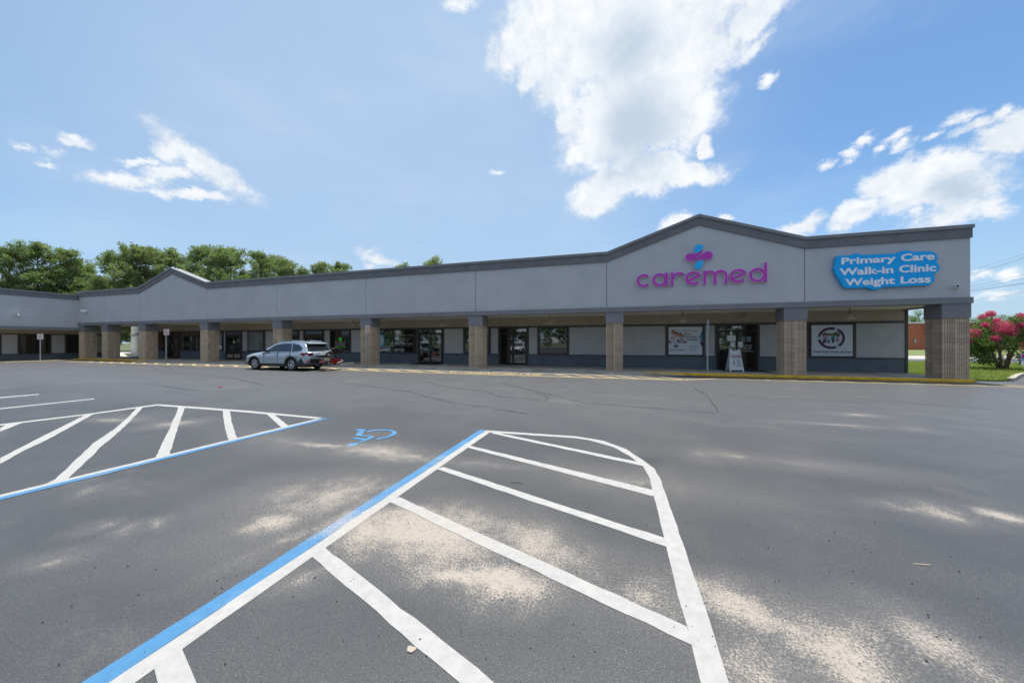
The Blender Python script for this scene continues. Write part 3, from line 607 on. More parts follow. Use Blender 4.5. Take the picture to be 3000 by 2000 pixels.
# ---- storefront (plane Y = 21)
YW = 21.0
OPEN = [('w', -42.3, -40.56, GLASSR), ('d', -40.13, -38.47, 0), ('w2', -38.23, -35.81, 0), ('w', -34.6, -32.79, GLASSB), ('d', -32.4, -30.56, 0), ('w', -29.76, -27.93, GLASSB),
        ('w', -26.1, -24.27, 0), ('d', -23.67, -21.77, 0), ('w', -21.04, -19.23, 0), ('w2', -17.2, -13.52, 0), ('d', -13.32, -11.43, 0), ('w', -9.81, -8.02, 0), ('d', -7.31, -5.44, 0),
        ('w', -4.7, -2.9, 0), ('w', 2.7, 4.51, 0), ('d', 5.18, 7.07, 0), ('w', 9.32, 11.11, 0)]
X0, X1 = -43.0, 13.14
def window(root, x0, x1, z0, z1, y, glass=GLASS, nm=1, W=wpart):
    f = .055
    fr = MB().box(x0, x1, y-.03, y+.05, z0, z0+f).box(x0, x1, y-.03, y+.05, z1-f, z1).box(x0, x0+f, y-.028, y+.05, z0+f, z1-f).box(x1-f, x1, y-.028, y+.05, z0+f, z1-f)
    w_ = W('window', MB().box(x0+.01, x1-.01, y+.052, y+.06, z0+.01, z1-.01), DARK, root)
    o = link('frame', fr.mesh('frame', BLACKF), w_)
    n = nm; ww = (x1-x0-2*f-(n-1)*.05)/n
    for i in range(n):
        a = x0+f+i*(ww+.05)
        link('pane', MB().box(a, a+ww, y+.0, y+.012, z0+f, z1-f).mesh('pane', glass), w_)
        if i < n-1: link('mullion', MB().box(a+ww, a+ww+.05, y-.028, y+.05, z0+f, z1-f).mesh('mullion', BLACKF), w_)
    return w_
def door(root, x0, x1, y, z0=.1, z1=2.49, W=wpart):
    f = .06; xm = (x0+x1)/2; zt = 2.16
    fr = MB().box(x0, x0+f, y-.04, y+.05, z0, z1).box(x1-f, x1, y-.04, y+.05, z0, z1).box(x0+f, x1-f, y-.038, y+.05, z1-f, z1).box(x0+f, x1-f, y-.038, y+.05, zt, zt+.06)
    d = W('door', MB().box(x0+.01, x1-.01, y+.052, y+.06, z0, z1-.01), DARK, root)
    link('frame', fr.mesh('frame', BLACKF), d)
    link('transom_pane', MB().box(x0+f, x1-f, y, y+.012, zt+.06, z1-f).mesh('transom_pane', GLASS), d)
    for a, b in ((x0+f+.003, xm-.003), (xm+.003, x1-f-.003)):
        s = .055
        l = MB().box(a, a+s, y-.025, y+.03, z0+.01, zt-.005).box(b-s, b, y-.025, y+.03, z0+.01, zt-.005).box(a+s, b-s, y-.024, y+.03, zt-.07, zt-.005).box(a+s, b-s, y-.024, y+.03, z0+.01, z0+.17)
        link('door_leaf', l.mesh('door_leaf', BLACKF), d)
        link('pane', MB().box(a+s, b-s, y-.004, y+.008, z0+.17, zt-.07).mesh('pane', GLASS), d)
    link('handle', MB().tube([(xm-.09, y-.03, 1.0), (xm-.09, y-.075, 1.0), (xm-.09, y-.075, 1.32), (xm-.09, y-.03, 1.32)], .013, 6).mesh('handle', STEEL), d)
    link('handle', MB().tube([(xm+.09, y-.03, 1.0), (xm+.09, y-.075, 1.0), (xm+.09, y-.075, 1.32), (xm+.09, y-.03, 1.32)], .013, 6).mesh('handle', STEEL), d)
    link('threshold', MB().box(x0, x1, y-.06, y+.05, z0-.002, z0+.012).mesh('threshold', STEEL), d)
    return d
def storefront(root, OP, X0, X1, y, zb=.1, dz=0, W=wpart, htop=3.14):
    zs, zw, zh, zh2 = .77+dz, .83+dz, 2.49+dz, 2.60+dz
    cur = X0; solid = []
    for t, a, b, g in OP:
        if a > cur: solid.append((cur, a))
        if t == 'd': door(root, a, b, y-.03, zb, zh, W)
        else:
            window(root, a, b, zw, zh, y-.04, g or GLASS, 2 if t == 'w2' else 1, W)
            W('wainscot', MB().box(a, b, y, y+.15, zb-.01, zs), WAINS, root); W('sill', MB().box(a, b, y-.035, y+.15, zs, zw), TRIM, root)
        cur = b
    if cur < X1: solid.append((cur, X1))
    for a, b in solid:
        W('wainscot', MB().box(a, b, y, y+.15, zb-.01, zs), WAINS, root); W('sill', MB().box(a, b, y-.035, y+.15, zs, zw), TRIM, root)
        L_ = .10 if a > X0 else .0; R_ = .10 if b < X1 else 0
        if b-a < .28: W('jamb', MB().box(a, b, y-.03, y+.15, zw, zh), TRIM, root); continue
        if L_: W('jamb', MB().box(a, a+L_, y-.03, y+.15, zw, zh), TRIM, root)
        if R_: W('jamb', MB().box(b-R_, b, y-.03, y+.15, zw, zh), TRIM, root)
        W('wall_panel', MB().box(a+L_, b-R_, y, y+.15, zw, zh), PANELM, root)
    W('header_trim', MB().box(X0, X1, y-.035, y+.15, zh, zh2), TRIM, root)
    n = max(1, round((X1-X0)/7.6))
    for i in range(n):
        a, b = X0+(X1-X0)*i/n, X0+(X1-X0)*(i+1)/n
        W('header_wall', MB().box(a+.004, b-.004, y, y+.15, zh2, htop), HEADW, root)
storefront(BR, OPEN, X0, X1-.06, YW)
wpart('corner_trim', MB().box(X1-.058, X1+.03, YW-.04, YW+.16, .1, 3.138), TRIM, BR)
wpart('side_wall', MB().box(X1-.1, X1, YW+.162, 41.4, .0, 3.098), HEADW, BR)
wpart('side_wall', MB().box(X0, X0+.1, YW+.162, 30, .0, 4.4), HEADW, BR)
wpart('interior_wall', MB().box(X0+.12, X1-.12, YW+.5, YW+.6, .0, 3.13), DARK, BR)
# ================================================================ left wing, local x = world +Y
WR = empty('wing_building', (-47.13, 8, 0), pi/2, 'lower grey wing of the mall at the far left with dark framed windows', 'building')
def lp(name, mb, m_, root=WR, **k_): return part(name, mb, m_, root)
wx0, wx1 = -26, 10.15
for i, (a, b) in enumerate(((wx0, -18), (-18, -10), (-10, -2), (-2, wx1))):
    lp('stucco_panel', MB().box(a+.01, b-.01 if b != wx1 else b+.6, 0, .03, 2.9, 5.42), STUCCO)
lp('parapet_core', MB().box(wx0, wx1+.6, .032, .7, 2.7, 5.88), DARK); lp('fascia_band', MB().box(wx0, 10.13, -.06, .03, 5.42, 5.77), BAND)
lp('coping', MB().box(wx0, 10.08, -.11, 1.1, 5.772, 5.91), COPING); lp('lower_band', MB().box(wx0, wx1, -.07, .4, 2.66, 2.9), BAND2)
x = wx0
while x < 12.9: lp('soffit_panel', MB().box(x+.005, x+1.21, .41, 2.78, 2.69, 2.71), SOFF); x += 1.215
lp('roof_deck', MB().box(wx0, 13, .71, 20, 4.2, 4.4), STUCCO)
wo = []
x = 7.83-2.67*11
while x < 12.5: wo.append(('w', x, x+1.68, 0)); x += 2.67
def LW(name, mb, m_, root): return part(name, mb, m_, root)
_wp = []
storefront(WR, [q for q in wo if q[1] > wx0 and q[2] < 12.9], wx0, 13, 2.8, -.02, -.25, LW, 2.69)
lp('interior_wall', MB().box(wx0, 13, 3.3, 3.4, 0, 2.7), DARK); lp('canopy_slab', MB().box(wx0, 13, .42, 2.95, 2.715, 2.8), DARK)
tag(link('wing_sidewalk', MB().box(-49.93, -45.9, -18, 17.9, -.1, .012).mesh('wing_sidewalk', CONC)), kind='structure')
tag(link('wing_kerb', MB().box(-45.895, -45.75, -18, 17.9, -.1, .03).mesh('wing_kerb', YELK)), kind='structure')
# ================================================================ pale building beyond the passage
PBR = empty('pale_building', (-55, 25.5, 0), 0, 'pale cream stucco building seen through the passage beside the second pillar', 'building')
d_ = Vector((-16, 6.8, 0)).normalized(); n_ = Vector((d_.y, -d_.x, 0))*-1
def slab(name, t0, t1, off0, off1, z0, z1, m_):
    A = Vector((-46.6, 22.2, 0))
    if n_.y > 0: nn = -n_
    else: nn = n_
    q = [A+d_*t0+nn*off0, A+d_*t1+nn*off0, A+d_*t1+nn*off1, A+d_*t0+nn*off1]
    wpart(name, MB().prism([(p.x, p.y) for p in q], z0, z1, 'z'), m_, PBR)
slab('wall', 0, 22, -6, 0, -.1, 2.36, WHITEST); slab('wall_upper', 0, 22, -6, 0, 2.62, 4.0, WHITEST); slab('trim_band', 0, 22, -5.9, .04, 2.36, 2.62, BAND2); slab('roof_edge', 0, 22, -6, .08, 4.0, 4.12, COPING)
tag(link('back_path', MB().box(-80, -43.1, 23.52, 36, -.1, .04).mesh('back_path', mat('back_concrete', (.45, .43, .38), .9, var=.1))), kind='structure')
hr = empty('handrail', (-46.0, 22.6, .04), 0, 'short dark metal handrail in the passage beside the pale building', 'handrail')
part('rail', MB().tube([(0, -.6, .92), (0, .6, .92)], .022, 6).tube([(0, -.6, .5), (0, .6, .5)], .018, 6), RUBBER, hr)
part('post', MB().tube([(0, -.6, 0), (0, -.6, .92)], .022, 6), RUBBER, hr); part('post', MB().tube([(0, .6, 0), (0, .6, .92)], .022, 6), RUBBER, hr)
# ================================================================ red building at right
RB = empty('brick_building', (70, 97, 0), 0, 'low red-brown building with banded walls across the road at right', 'building')
e = Vector((82.02-58.7, 100.6-93.42, 0)).normalized(); ey = Vector((-e.y, e.x, 0))
A = Vector((58.7, 93.42, 0))-e*14
RB.location = A; RB.rotation_euler = (0, 0, atan2(e.y, e.x)); 
cc = MB(); 
nb = 26
for i in range(nb): cc.box(0, 17.6, 0, .2, .05+i*.21, .05+i*.21+.178)
tag(part('wall_course', cc, BRICKR, RB), kind='stuff')
part('wall_core', MB().box(0, 17.6, .06, 14, 0, 5.5), mat('brick_joint', (.16, .05, .03), .9), RB)
part('roof_trim', MB().box(-.2, 17.8, -.15, 14, 5.55, 5.85), mat('white_trim', (.7, .7, .68), .5), RB)
c2 = MB()
for i in range(12): c2.box(17.7, 60, .5, .7, .05+i*.25, .05+i*.25+.215)
tag(part('wall_course', c2, BRICKR, RB), kind='stuff'); part('wall_core', MB().box(17.7, 60, .56, 16, 0, 3.3), bpy.data.materials['brick_joint'], RB)
c3 = MB()
for i in range(5): c3.box(17.9, 60, -1.2, -1.0, 3.25+i*.48, 3.25+i*.48+.46)
part('mansard_fascia', c3, BRICKD, RB); part('mansard_core', MB().box(17.95, 60, -1.1, 14, 3.2, 5.6), BRICKD, RB)
part('roof_trim', MB().box(17.8, 60, -1.35, 14, 5.66, 5.87), bpy.data.materials['white_trim'], RB)
for q in (20, 27, 34): part('window', MB().box(q, q+2.2, .42, .49, 1.0, 2.6), mat('far_window', (.3, .34, .38), .2), RB)
part('meter_box', MB().box(15.2, 15.55, -.12, -.005, 1.4, 2.3), STEEL, RB)

# ================================================================ lamps under the canopy
def make_lamp():
    t = empty('pendant_lamp')
    part('ceiling_plate', MB().lathe([(.06, 3.115), (.06, 3.138)], n=12), RUBBER, t)
    part('rod', MB().tube([(0, 0, 2.84), (0, 0, 3.115)], .011, 6), RUBBER, t)
    part('socket', MB().lathe([(.02, 2.86), (.045, 2.84), (.045, 2.755), (.06, 2.75)], n=12), LAMPM, t, True)
    part('lamp_shade', MB().lathe([(.045, 2.76), (.075, 2.735), (.15, 2.695), (.185, 2.655), (.19, 2.64), (.18, 2.64), (.14, 2.685), (.04, 2.74)], n=20), LAMPM, t, True)
    return t
LL = [(-38.16, 'pendant lamp above the leftmost glass doors, far left of the arcade'), (-17.67, 'pendant lamp just left of the pillar with the no parking sign'), (-10.72, 'pendant lamp above the physical therapy doors'),
      (-3.74, 'pendant lamp above the plain dark window left of the middle pillar'), (3.26, 'pendant lamp above the family poster window'), (10.24, 'pendant lamp above the round purple ring poster'),
      (-24.6, 'pendant lamp under the canopy above the parked car'), (-31.5, 'pendant lamp under the canopy in front of the second dark doors')]
l0 = make_lamp()
for i, (x, lb) in enumerate(LL):
    o = l0 if i == 0 else copy_tree(l0)
    o.location = (x, 19.6, 0); tag(o, 'cream barn-style '+lb, 'lamp', 'pendant lamps under the arcade ceiling')
# small bars hanging above the clinic door
hb = empty('hanging_bracket', (6.1, 19.9, 0), 0, 'two thin dark rods hanging from the ceiling before the clinic door', 'bracket')
for dx in (-.06, .06): part('rod', MB().tube([(dx, 0, 2.86), (dx, 0, 3.138)], .009, 6), RUBBER, hb)
# ================================================================ wall signs
CS = empty('clinic_logo_sign', (3.7, 18.19, 4.3), 0, 'large purple channel letters reading caremed under a blue and purple cross', 'sign')
B0 = 4.29; XH = .66; W_ = .125
def arc(cx, cy, r, a, b, n=20, ry=None): return [(cx+r*cos(radians(a+(b-a)*i/n)), cy+(ry or r)*sin(radians(a+(b-a)*i/n))) for i in range(n+1)]
def strokes(name, S):
    """S: list of (pts, closed); face ribbons over wider trim"""
    t = MB(); f_ = MB()
    for i, (P, cl) in enumerate(S):
        e = i*.0025
        for (mb, w_, y0, y1) in ((t, W_+.035, 18.195, 18.09-e), (f_, W_, 18.09-e, 18.078-e)):
            v, f = ribbon_faces(P, w_, cl); n = len(v)
            F = [q for q in f]; m_ = flat(v, F, lambda x, y: (x, y0, y), abs(y1-y0), (0, -1, 0)); mb.add(m_.v, m_.f)
    fo = wpart('letter', f_, PURPLE, CS); link('letter_side', t.mesh('letter_side', LILAC), fo)
r = XH/2-W_/2; cz = B0+XH/2
def ell(cx, hw, a, b, n=24): return arc(cx, cz, hw, a, b, n, r)
strokes('c', [(ell(1.26, .27, 42, 318), False)])
strokes('a', [(ell(1.99, .27, 0, 360)[:-1], True), ([(2.30, B0), (2.30, B0+XH)], False)])
strokes('r', [([(2.55, B0), (2.55, B0+XH)], False), (arc(2.85, B0+.33, .27, 165, 40, 12, XH-.33-W_/2), False)])
def e_(cx, hw): return [(ell(cx, hw, 28, 318), False), ([(cx-hw*.80, cz-r*.42), (cx+hw*.90, cz+r*.47)], False)]
strokes('e', e_(3.47, .285)); strokes('e', e_(5.34, .30))
strokes('m', [([(3.95, B0), (3.95, B0+XH)], False), ([(x_, z_) for x_, z_ in arc(4.17, B0+.36, .21, 180, 0, 14, XH-.36-W_/2)]+[(4.38, B0)], False), (arc(4.61, B0+.36, .23, 180, 0, 14, XH-.36-W_/2)+[(4.84, B0)], False)])
strokes('d', [(ell(6.09, .275, 0, 360)[:-1], True), ([(6.40, B0), (6.40, B0+.87)], False)])
PET = {'petal_top': [[3.53, 5.82], [3.525, 5.95], [3.535, 6.06], [3.59, 6.17], [3.69, 6.22], [3.80, 6.2], [3.87, 6.13], [3.89, 6.04], [3.86, 5.97], [3.79, 5.89], [3.66, 5.83]],
       'petal_left': [[3.53, 5.8], [3.69, 5.8], [3.80, 5.86], [3.905, 5.97], [3.87, 5.84], [3.74, 5.7], [3.59, 5.55], [3.45, 5.46], [3.35, 5.43], [3.25, 5.44], [3.15, 5.52], [3.11, 5.64], [3.16, 5.76], [3.26, 5.81]],
       'petal_right': [[3.51, 5.30], [3.57, 5.43], [3.72, 5.62], [3.87, 5.77], [4.0, 5.84], [4.1, 5.86], [4.2, 5.83], [4.28, 5.74], [4.30, 5.62], [4.25, 5.51], [4.15, 5.465], [4.03, 5.465], [3.89, 5.475], [3.74, 5.46], [3.60, 5.38]],
       'petal_bottom': [[3.88, 5.45], [3.885, 5.28], [3.85, 5.15], [3.78, 5.07], [3.69, 5.04], [3.59, 5.07], [3.53, 5.15], [3.52, 5.24], [3.55, 5.32], [3.63, 5.40], [3.75, 5.44]]}
for n_, P in PET.items():
    blue = n_ in ('petal_top', 'petal_bottom'); c_ = (sum(p[0] for p in P)/len(P), sum(p[1] for p in P)/len(P)); dy = .0 if blue else .004
    big_ = [(c_[0]+(p[0]-c_[0])*1.06, c_[1]+(p[1]-c_[1])*1.06) for p in P]
    f_ = wpart('petal', MB().prism(P, 18.078-dy, 18.088-dy), CYAN if blue else PURPLE, CS)
    link('petal_side', MB().prism(big_, 18.0885-dy, 18.196-dy).mesh('petal_side', PALEB if blue else LILAC), f_)
# blue box sign
BK = [[8.95, 5.12], [8.98, 5.2], [9.05, 5.25], [9.44, 5.235], [9.53, 5.28], [9.61, 5.305], [9.70, 5.3], [9.80, 5.23], [10.39, 5.215], [10.94, 5.2], [11.03, 5.25], [11.13, 5.29], [11.26, 5.30], [11.40, 5.26], [11.50, 5.22], [11.98, 5.21], [12.10, 5.17], [12.19, 5.08], [12.23, 4.95], [12.22, 4.85], [12.18, 4.77], [12.25, 4.69], [12.285, 4.58], [12.27, 4.45], [12.21, 4.36], [12.1, 4.28], [12.135, 4.17], [12.125, 4.05], [12.08, 3.95], [12.0, 3.89], [11.9, 3.87], [11.2, 3.865], [10.53, 3.86], [10.43, 3.80], [10.33, 3.765], [10.22, 3.765], [10.09, 3.81], [9.99, 3.87], [9.38, 3.86], [9.28, 3.89], [9.20, 3.98], [9.06, 4.3], [8.98, 4.42], [8.89, 4.68], [8.885, 4.75], [8.93, 4.83]]
PS = empty('blue_clinic_sign', (10.6, 18.19, 3.8), 0, 'bright blue cloud-shaped box sign reading Primary Care Walk-in Clinic Weight Loss', 'sign')
wpart('backing', MB().prism(BK, 18.03, 18.195), SIGNBLUE, PS)
cx0, cz0 = 10.55, 4.53
wpart('rim', MB().prism([(cx0+(p[0]-cx0)*1.012, cz0+(p[1]-cz0)*1.025) for p in BK], 18.05, 18.19), mat('sign_rim', (.05, .36, .66), .4), PS)
text('letter', 'Primary Care', LETTW, PS, 0, 0, 0, 0, (0, 0, 0)) if False else None
def wtext(name, s, mt, root, x0, x1, z0, h, y, bold, depth, split):
    v, f = text2d(s, bold, 3); xs = [p[0] for p in v]; a, b = min(xs), max(xs)
    fn = lambda x, z: (x0+(x-a)*(x1-x0)/(b-a), y, z0+z/.69*h)
    for fs in (islands(v, f) if split else [f]):
        wpart(name, flat(v, fs, fn, depth, (0, -1, 0)), mt, root, fix=depth > 0)
wtext('letter', 'Primary', LETTW, PS, 9.13, 10.93, 4.885, .265, 18.029, .030, .012, True); wtext('letter', 'Care', LETTW, PS, 11.09, 12.14, 4.885, .275, 18.029, .030, .012, True)
wtext('letter', 'Walk-in', LETTW, PS, 9.06, 10.85, 4.42, .28, 18.029, .030, .012, True); wtext('letter', 'Clinic', LETTW, PS, 11.03, 12.18, 4.42, .28, 18.029, .030, .012, True)
wtext('letter', 'Weight', LETTW, PS, 9.25, 10.90, 3.975, .275, 18.029, .030, .012, True); wtext('letter', 'Loss', LETTW, PS, 11.08, 12.02, 3.975, .275, 18.029, .030, .012, True)
# ================================================================ window prints (flat), on the outside of the panes
YP = 20.925
def poster(name, x0, x1, z0, z1, base, label, cat='poster', y=YP):
    t = empty(name, ((x0+x1)/2, y, z0), 0, label, cat)
    if base: wpart('sheet', MB().box(x0, x1, y-.002, y, z0, z1), base, t)
    return t
_py = [0]
def shape(t, name, P, m_, y=None):
    _py[0] += 1; yy = (YP if y is None else y)-.0025-_py[0] % 60*.0004
    wpart(name, MB().add([(p[0], yy, p[1]) for p in P], [tuple(range(len(P)))]), m_, t, fix=False)
def ptext(t, s, x0, x1, z0, h, m_, bold=.02, y=None):
    yy = (YP if y is None else y)-.029
    v, f = text2d(s, bold, 2); xs = [p[0] for p in v]; a, b = min(xs), max(xs)
    wpart('lettering', flat(v, f, lambda x, z: (x0+(x-a)*(x1-x0)/(b-a), yy, z0+z/.69*h)), m_, t, fix=False)
WP = mat('poster_white', (.56, .62, .68), .35)
# ring poster
x0, x1 = 9.38, 11.05; z0, z1 = .885, 2.43
RP = poster('ring_poster', x0, x1, z0, z1, WP, 'window poster with a purple ring of arrows and the words Your Full Circle of Care')
U = lambda u, v_: (x0+(u-295)/(1885-295)*(x1-x0), z1-(v_-150)/(1375-150)*(z1-z0))
rc = U(1065, 665); rx = (U(1590, 0)[0]-U(540, 0)[0])/2; rz = (U(0, 235)[1]-U(0, 1095)[1])/2
for a, b in ((73, 170), (187, 290), (-52, 58)):
    o_ = ellipse(rc[0], rc[1], rx, rz, 20, radians(a), radians(b)); i_ = ellipse(rc[0], rc[1], rx*.80, rz*.77, 20, radians(a), radians(b))
    shape(RP, 'ring_arc', o_+i_[::-1], PLUM)
for a in (64, 178, 298):
    for k_ in (0, 1):
        c_ = (rc[0]+rx*.9*cos(radians(a+k_*6-3)), rc[1]+rz*.9*sin(radians(a+k_*6-3))); tx, tz = sin(radians(a)), -cos(radians(a)); nx, nz = cos(radians(a)), sin(radians(a)); s = .07
        shape(RP, 'chevron', [(c_[0]+nx*s, c_[1]+nz*s), (c_[0]+tx*s*.7, c_[1]+tz*s*.7), (c_[0]-nx*s, c_[1]-nz*s), (c_[0]-nx*s+tx*.03, c_[1]-nz*s+tz*.03), (c_[0]+tx*(s*.7+.03), c_[1]+tz*(s*.7+.03)), (c_[0]+nx*s+tx*.03, c_[1]+nz*s+tz*.03)], TEAL)
shape(RP, 'printed_trees', [U(*p) for p in ((720, 500), (800, 440), (900, 470), (1000, 480), (1100, 490), (1230, 430), (1340, 430), (1400, 520), (1390, 620), (1230, 590), (1050, 560), (850, 560), (720, 590))], mat('print_foliage', (.10, .13, .05), .7))
ps_ = [(760, 640, GREYS, NAVY), (830, 600, mat('print_lilac', (.32, .24, .34), .7), NAVY), (960, 620, mat('print_aqua', (.34, .50, .56), .7), NAVY), (1130, 600, mat('print_teal', (.05, .22, .25), .7), HAIR), (1300, 660, mat('print_mauve', (.34, .22, .40), .7), GREYS)]
for i, (u, v_, sh, pn) in enumerate(ps_):
    w_ = 55+i % 2*12; hh = v_-90 if i != 4 else v_-70
    shape(RP, 'printed_person', [U(u-w_, hh+60), U(u+w_, hh+60), U(u+w_+8, hh+220), U(u-w_-8, hh+220)], sh)
    shape(RP, 'printed_legs', [U(u-w_*.8, hh+215), U(u+w_*.8, hh+215), U(u+w_*.5, hh+345), U(u+5, hh+345), U(u, hh+260), U(u-8, hh+345), U(u-w_*.6, hh+345)], pn)
    shape(RP, 'printed_head', ellipse(*U(u, hh+22), .033, .042, 12), SKIN); shape(RP, 'printed_hair', ellipse(*U(u, hh-2), .034, .028, 12), HAIR)
ptext(RP, 'Your Full Circle of Care', U(358, 0)[0], U(1838, 0)[0], U(0, 1240)[1], .085, NAVY)
# family poster
x0, x1 = 2.765, 4.45; z0, z1 = .885, 2.43
FP = poster('family_poster', x0, x1, z0, z1, WP, 'window poster with a smiling family and the words Your Partner in Health')
U = lambda u, v_: (x0+(u-120)/(1535-120)*(x1-x0), z1-(v_-215)/(1425-215)*(z1-z0))
blue_ = mat('print_blue', (.03, .22, .42), .5)
shape(FP, 'printed_swoosh', [U(*p) for p in ((1535, 380), (1480, 480), (1455, 620), (1455, 760), (1535, 880))], blue_)
shape(FP, 'printed_swoosh', [U(*p) for p in ((1450, 780), (1535, 910), (1535, 1085), (1470, 970), (1442, 860))], PLUM)
S_ = lambda n_, P, m_: shape(FP, n_, [U(*p) for p in P], m_)
S_('printed_shirt', [(120, 720), (180, 650), (300, 600), (370, 640), (330, 760), (220, 840), (130, 930), (120, 830)], WP if False else mat('print_pale', (.50, .48, .54), .7))
S_('printed_shirt', [(215, 930), (215, 800), (270, 740), (380, 690), (470, 740), (520, 830), (530, 930)], GREYS)
S_('printed_shirt', [(540, 930), (560, 780), (600, 710), (720, 700), (830, 790), (890, 850), (860, 930)], mat('print_greyviolet', (.36, .34, .42), .7))
S_('printed_sleeve', [(690, 920), (800, 850), (935, 855), (900, 895), (800, 930)], mat('print_rust', (.36, .15, .13), .7))
S_('printed_denim', [(120, 830), (205, 830), (215, 925), (150, 930)], NAVY); S_('printed_scarf', [(480, 740), (545, 760), (560, 930), (520, 925)], NAVY)
for u, v_, rx_, rz_, hu, hv in ((325, 475, 68, 85, 315, 425), (440, 570, 72, 95, 440, 505), (575, 600, 70, 92, 590, 548), (705, 645, 55, 65, 715, 612)):
    sx_ = (x1-x0)/1415; sz_ = (z1-z0)/1210
    shape(FP, 'printed_hair', ellipse(*U(hu, hv), rx_*1.2*sx_, rz_*.85*sz_, 16), HAIR)
    shape(FP, 'printed_face', ellipse(*U(u, v_), rx_*sx_, rz_*sz_, 16), SKIN)
    for du in (-.38, .38): shape(FP, 'printed_eye', ellipse(*U(u+rx_*du, v_-8), 6*sx_, 5*sz_, 8), HAIR)
    shape(FP, 'printed_smile', ellipse(*U(u, v_+rz_*.48), rx_*.4*sx_, 6*sz_, 8), WHITE)
S_('printed_arm', [(180, 720), (360, 650), (400, 665), (370, 700), (250, 730)], SKIN)
ptext(FP, 'caremedclinic.com', U(715, 0)[0], U(1335, 0)[0], U(0, 412)[1], .045, TEAL)
ptext(FP, 'Your', U(745, 0)[0], U(1055, 0)[0], U(0, 558)[1], .095, PLUM); ptext(FP, 'Partner in', U(812, 0)[0], U(1475, 0)[0], U(0, 682)[1], .095, PLUM); ptext(FP, 'Health.', U(915, 0)[0], U(1390, 0)[0], U(0, 798)[1], .10, PLUM)
ptext(FP, 'caremed', U(150, 0)[0], U(745, 0)[0], U(0, 1250)[1], .10, NAVY, .0)
for i, s in enumerate(('Primary Care', 'Walk-in Clinic', 'Hurt Today', 'Weight Loss')): ptext(FP, s, U(985, 0)[0], U(1370-(i > 1)*70, 0)[0], U(0, 1040+i*66)[1], .042, blue_, .01)
def petals(t, cx, cz_, s, y=None):
    for n_, P in PET.items(): shape(t, 'printed_petal', [(cx+(p[0]-3.7)*s, cz_+(p[1]-5.63)*s) for p in P], blue_ if n_ in ('petal_top', 'petal_bottom') else NAVY, y)
petals(FP, *U(440, 1055), .225)
# running figure print and lettering of the therapy window
tq = mat('print_turquoise', (.02, .33, .45), .5)
TP = poster('runner_poster', -17.1, -16.1, 1.28, 2.15, tq, 'square turquoise window print of a running figure in a white circle, beside the pillar')
shape(TP, 'printed_ring', ellipse(-16.6, 1.715, .44, .385, 32), WHITE); shape(TP, 'printed_ring', ellipse(-16.6, 1.715, .415, .36, 32), tq); shape(TP, 'printed_disc', ellipse(-16.6, 1.715, .39, .335, 32), mat('print_silver', (.58, .60, .62), .5))
RT = lambda P: [(-16.6+a, 1.715+b) for a, b in P]
shape(TP, 'printed_runner', ellipse(-16.53, 1.94, .05, .055, 14), TEAL)
shape(TP, 'printed_runner', RT([(-.05, .16), (.06, .15), (.10, .02), (.06, -.06), (.18, -.10), (.20, -.17), (.16, -.18), (.02, -.10), (-.06, -.18), (-.18, -.25), (-.24, -.22), (-.12, -.15), (-.06, -.05), (-.02, .04), (-.14, .02), (-.20, .12), (-.24, .10), (-.17, -.01), (-.13, -.03)]), TEAL)
shape(TP, 'printed_runner', RT([(.06, .12), (.14, .06), (.26, .09), (.27, .06), (.14, .01), (.06, .05)]), TEAL)
TL = poster('therapy_lettering', -15.2, -13.7, 1.2, 2.2, None, 'white window lettering with therapy practice name and phone number', 'lettering')
ptext(TL, 'Wellbody Physical Therapy', -15.25, -13.66, 2.04, .085, WHITEL, .0)
for s, a, b, z in (('Gary Robinson, PT', -14.95, -13.85, 1.84), ('Rachel Sand, DPT', -14.95, -14.0, 1.74), ('Physical Therapist', -14.8, -14.1, 1.64)): ptext(TL, s, a, b, z, .05, WHITEL, .0)
ptext(TL, '850.380.5016', -15.1, -13.75, 1.42, .11, WHITEL, .0); ptext(TL, 'wellbodypt.com', -14.95, -13.9, 1.32, .05, WHITEL, .0)
# dance studio glow sign
ZP = poster('dance_studio_sign', -20.6, -19.6, 1.2, 1.95, None, 'green and white window sign reading ZUMBA with a round emblem', 'sign')
shape(ZP, 'emblem', ellipse(-20.08, 1.80, .15, .15, 24), GREENL); shape(ZP, 'emblem', [(-20.08+.1*cos(a)*(1 if i % 2 else .4), 1.80+.1*sin(a)*(1 if i % 2 else .4)) for i, a in enumerate([j*pi/4 for j in range(8)])], BLACKF)
ptext(ZP, 'ZUMBA', -20.58, -19.58, 1.31, .28, WHITEL, .035); 
v_y = YP-.031
v, f = text2d('ZUMBA', .0, 2); xs = [p[0] for p in v]; a, b = min(xs), max(xs)
wpart('lettering', flat(v, f, lambda x, z: (-20.56+(x-a)*.96/(b-a), v_y, 1.318+z/.69*.264)), BLACKF, ZP, fix=False)
ptext(ZP, '850-222-4089', -20.5, -19.62, 1.16, .075, GREENL, .0)
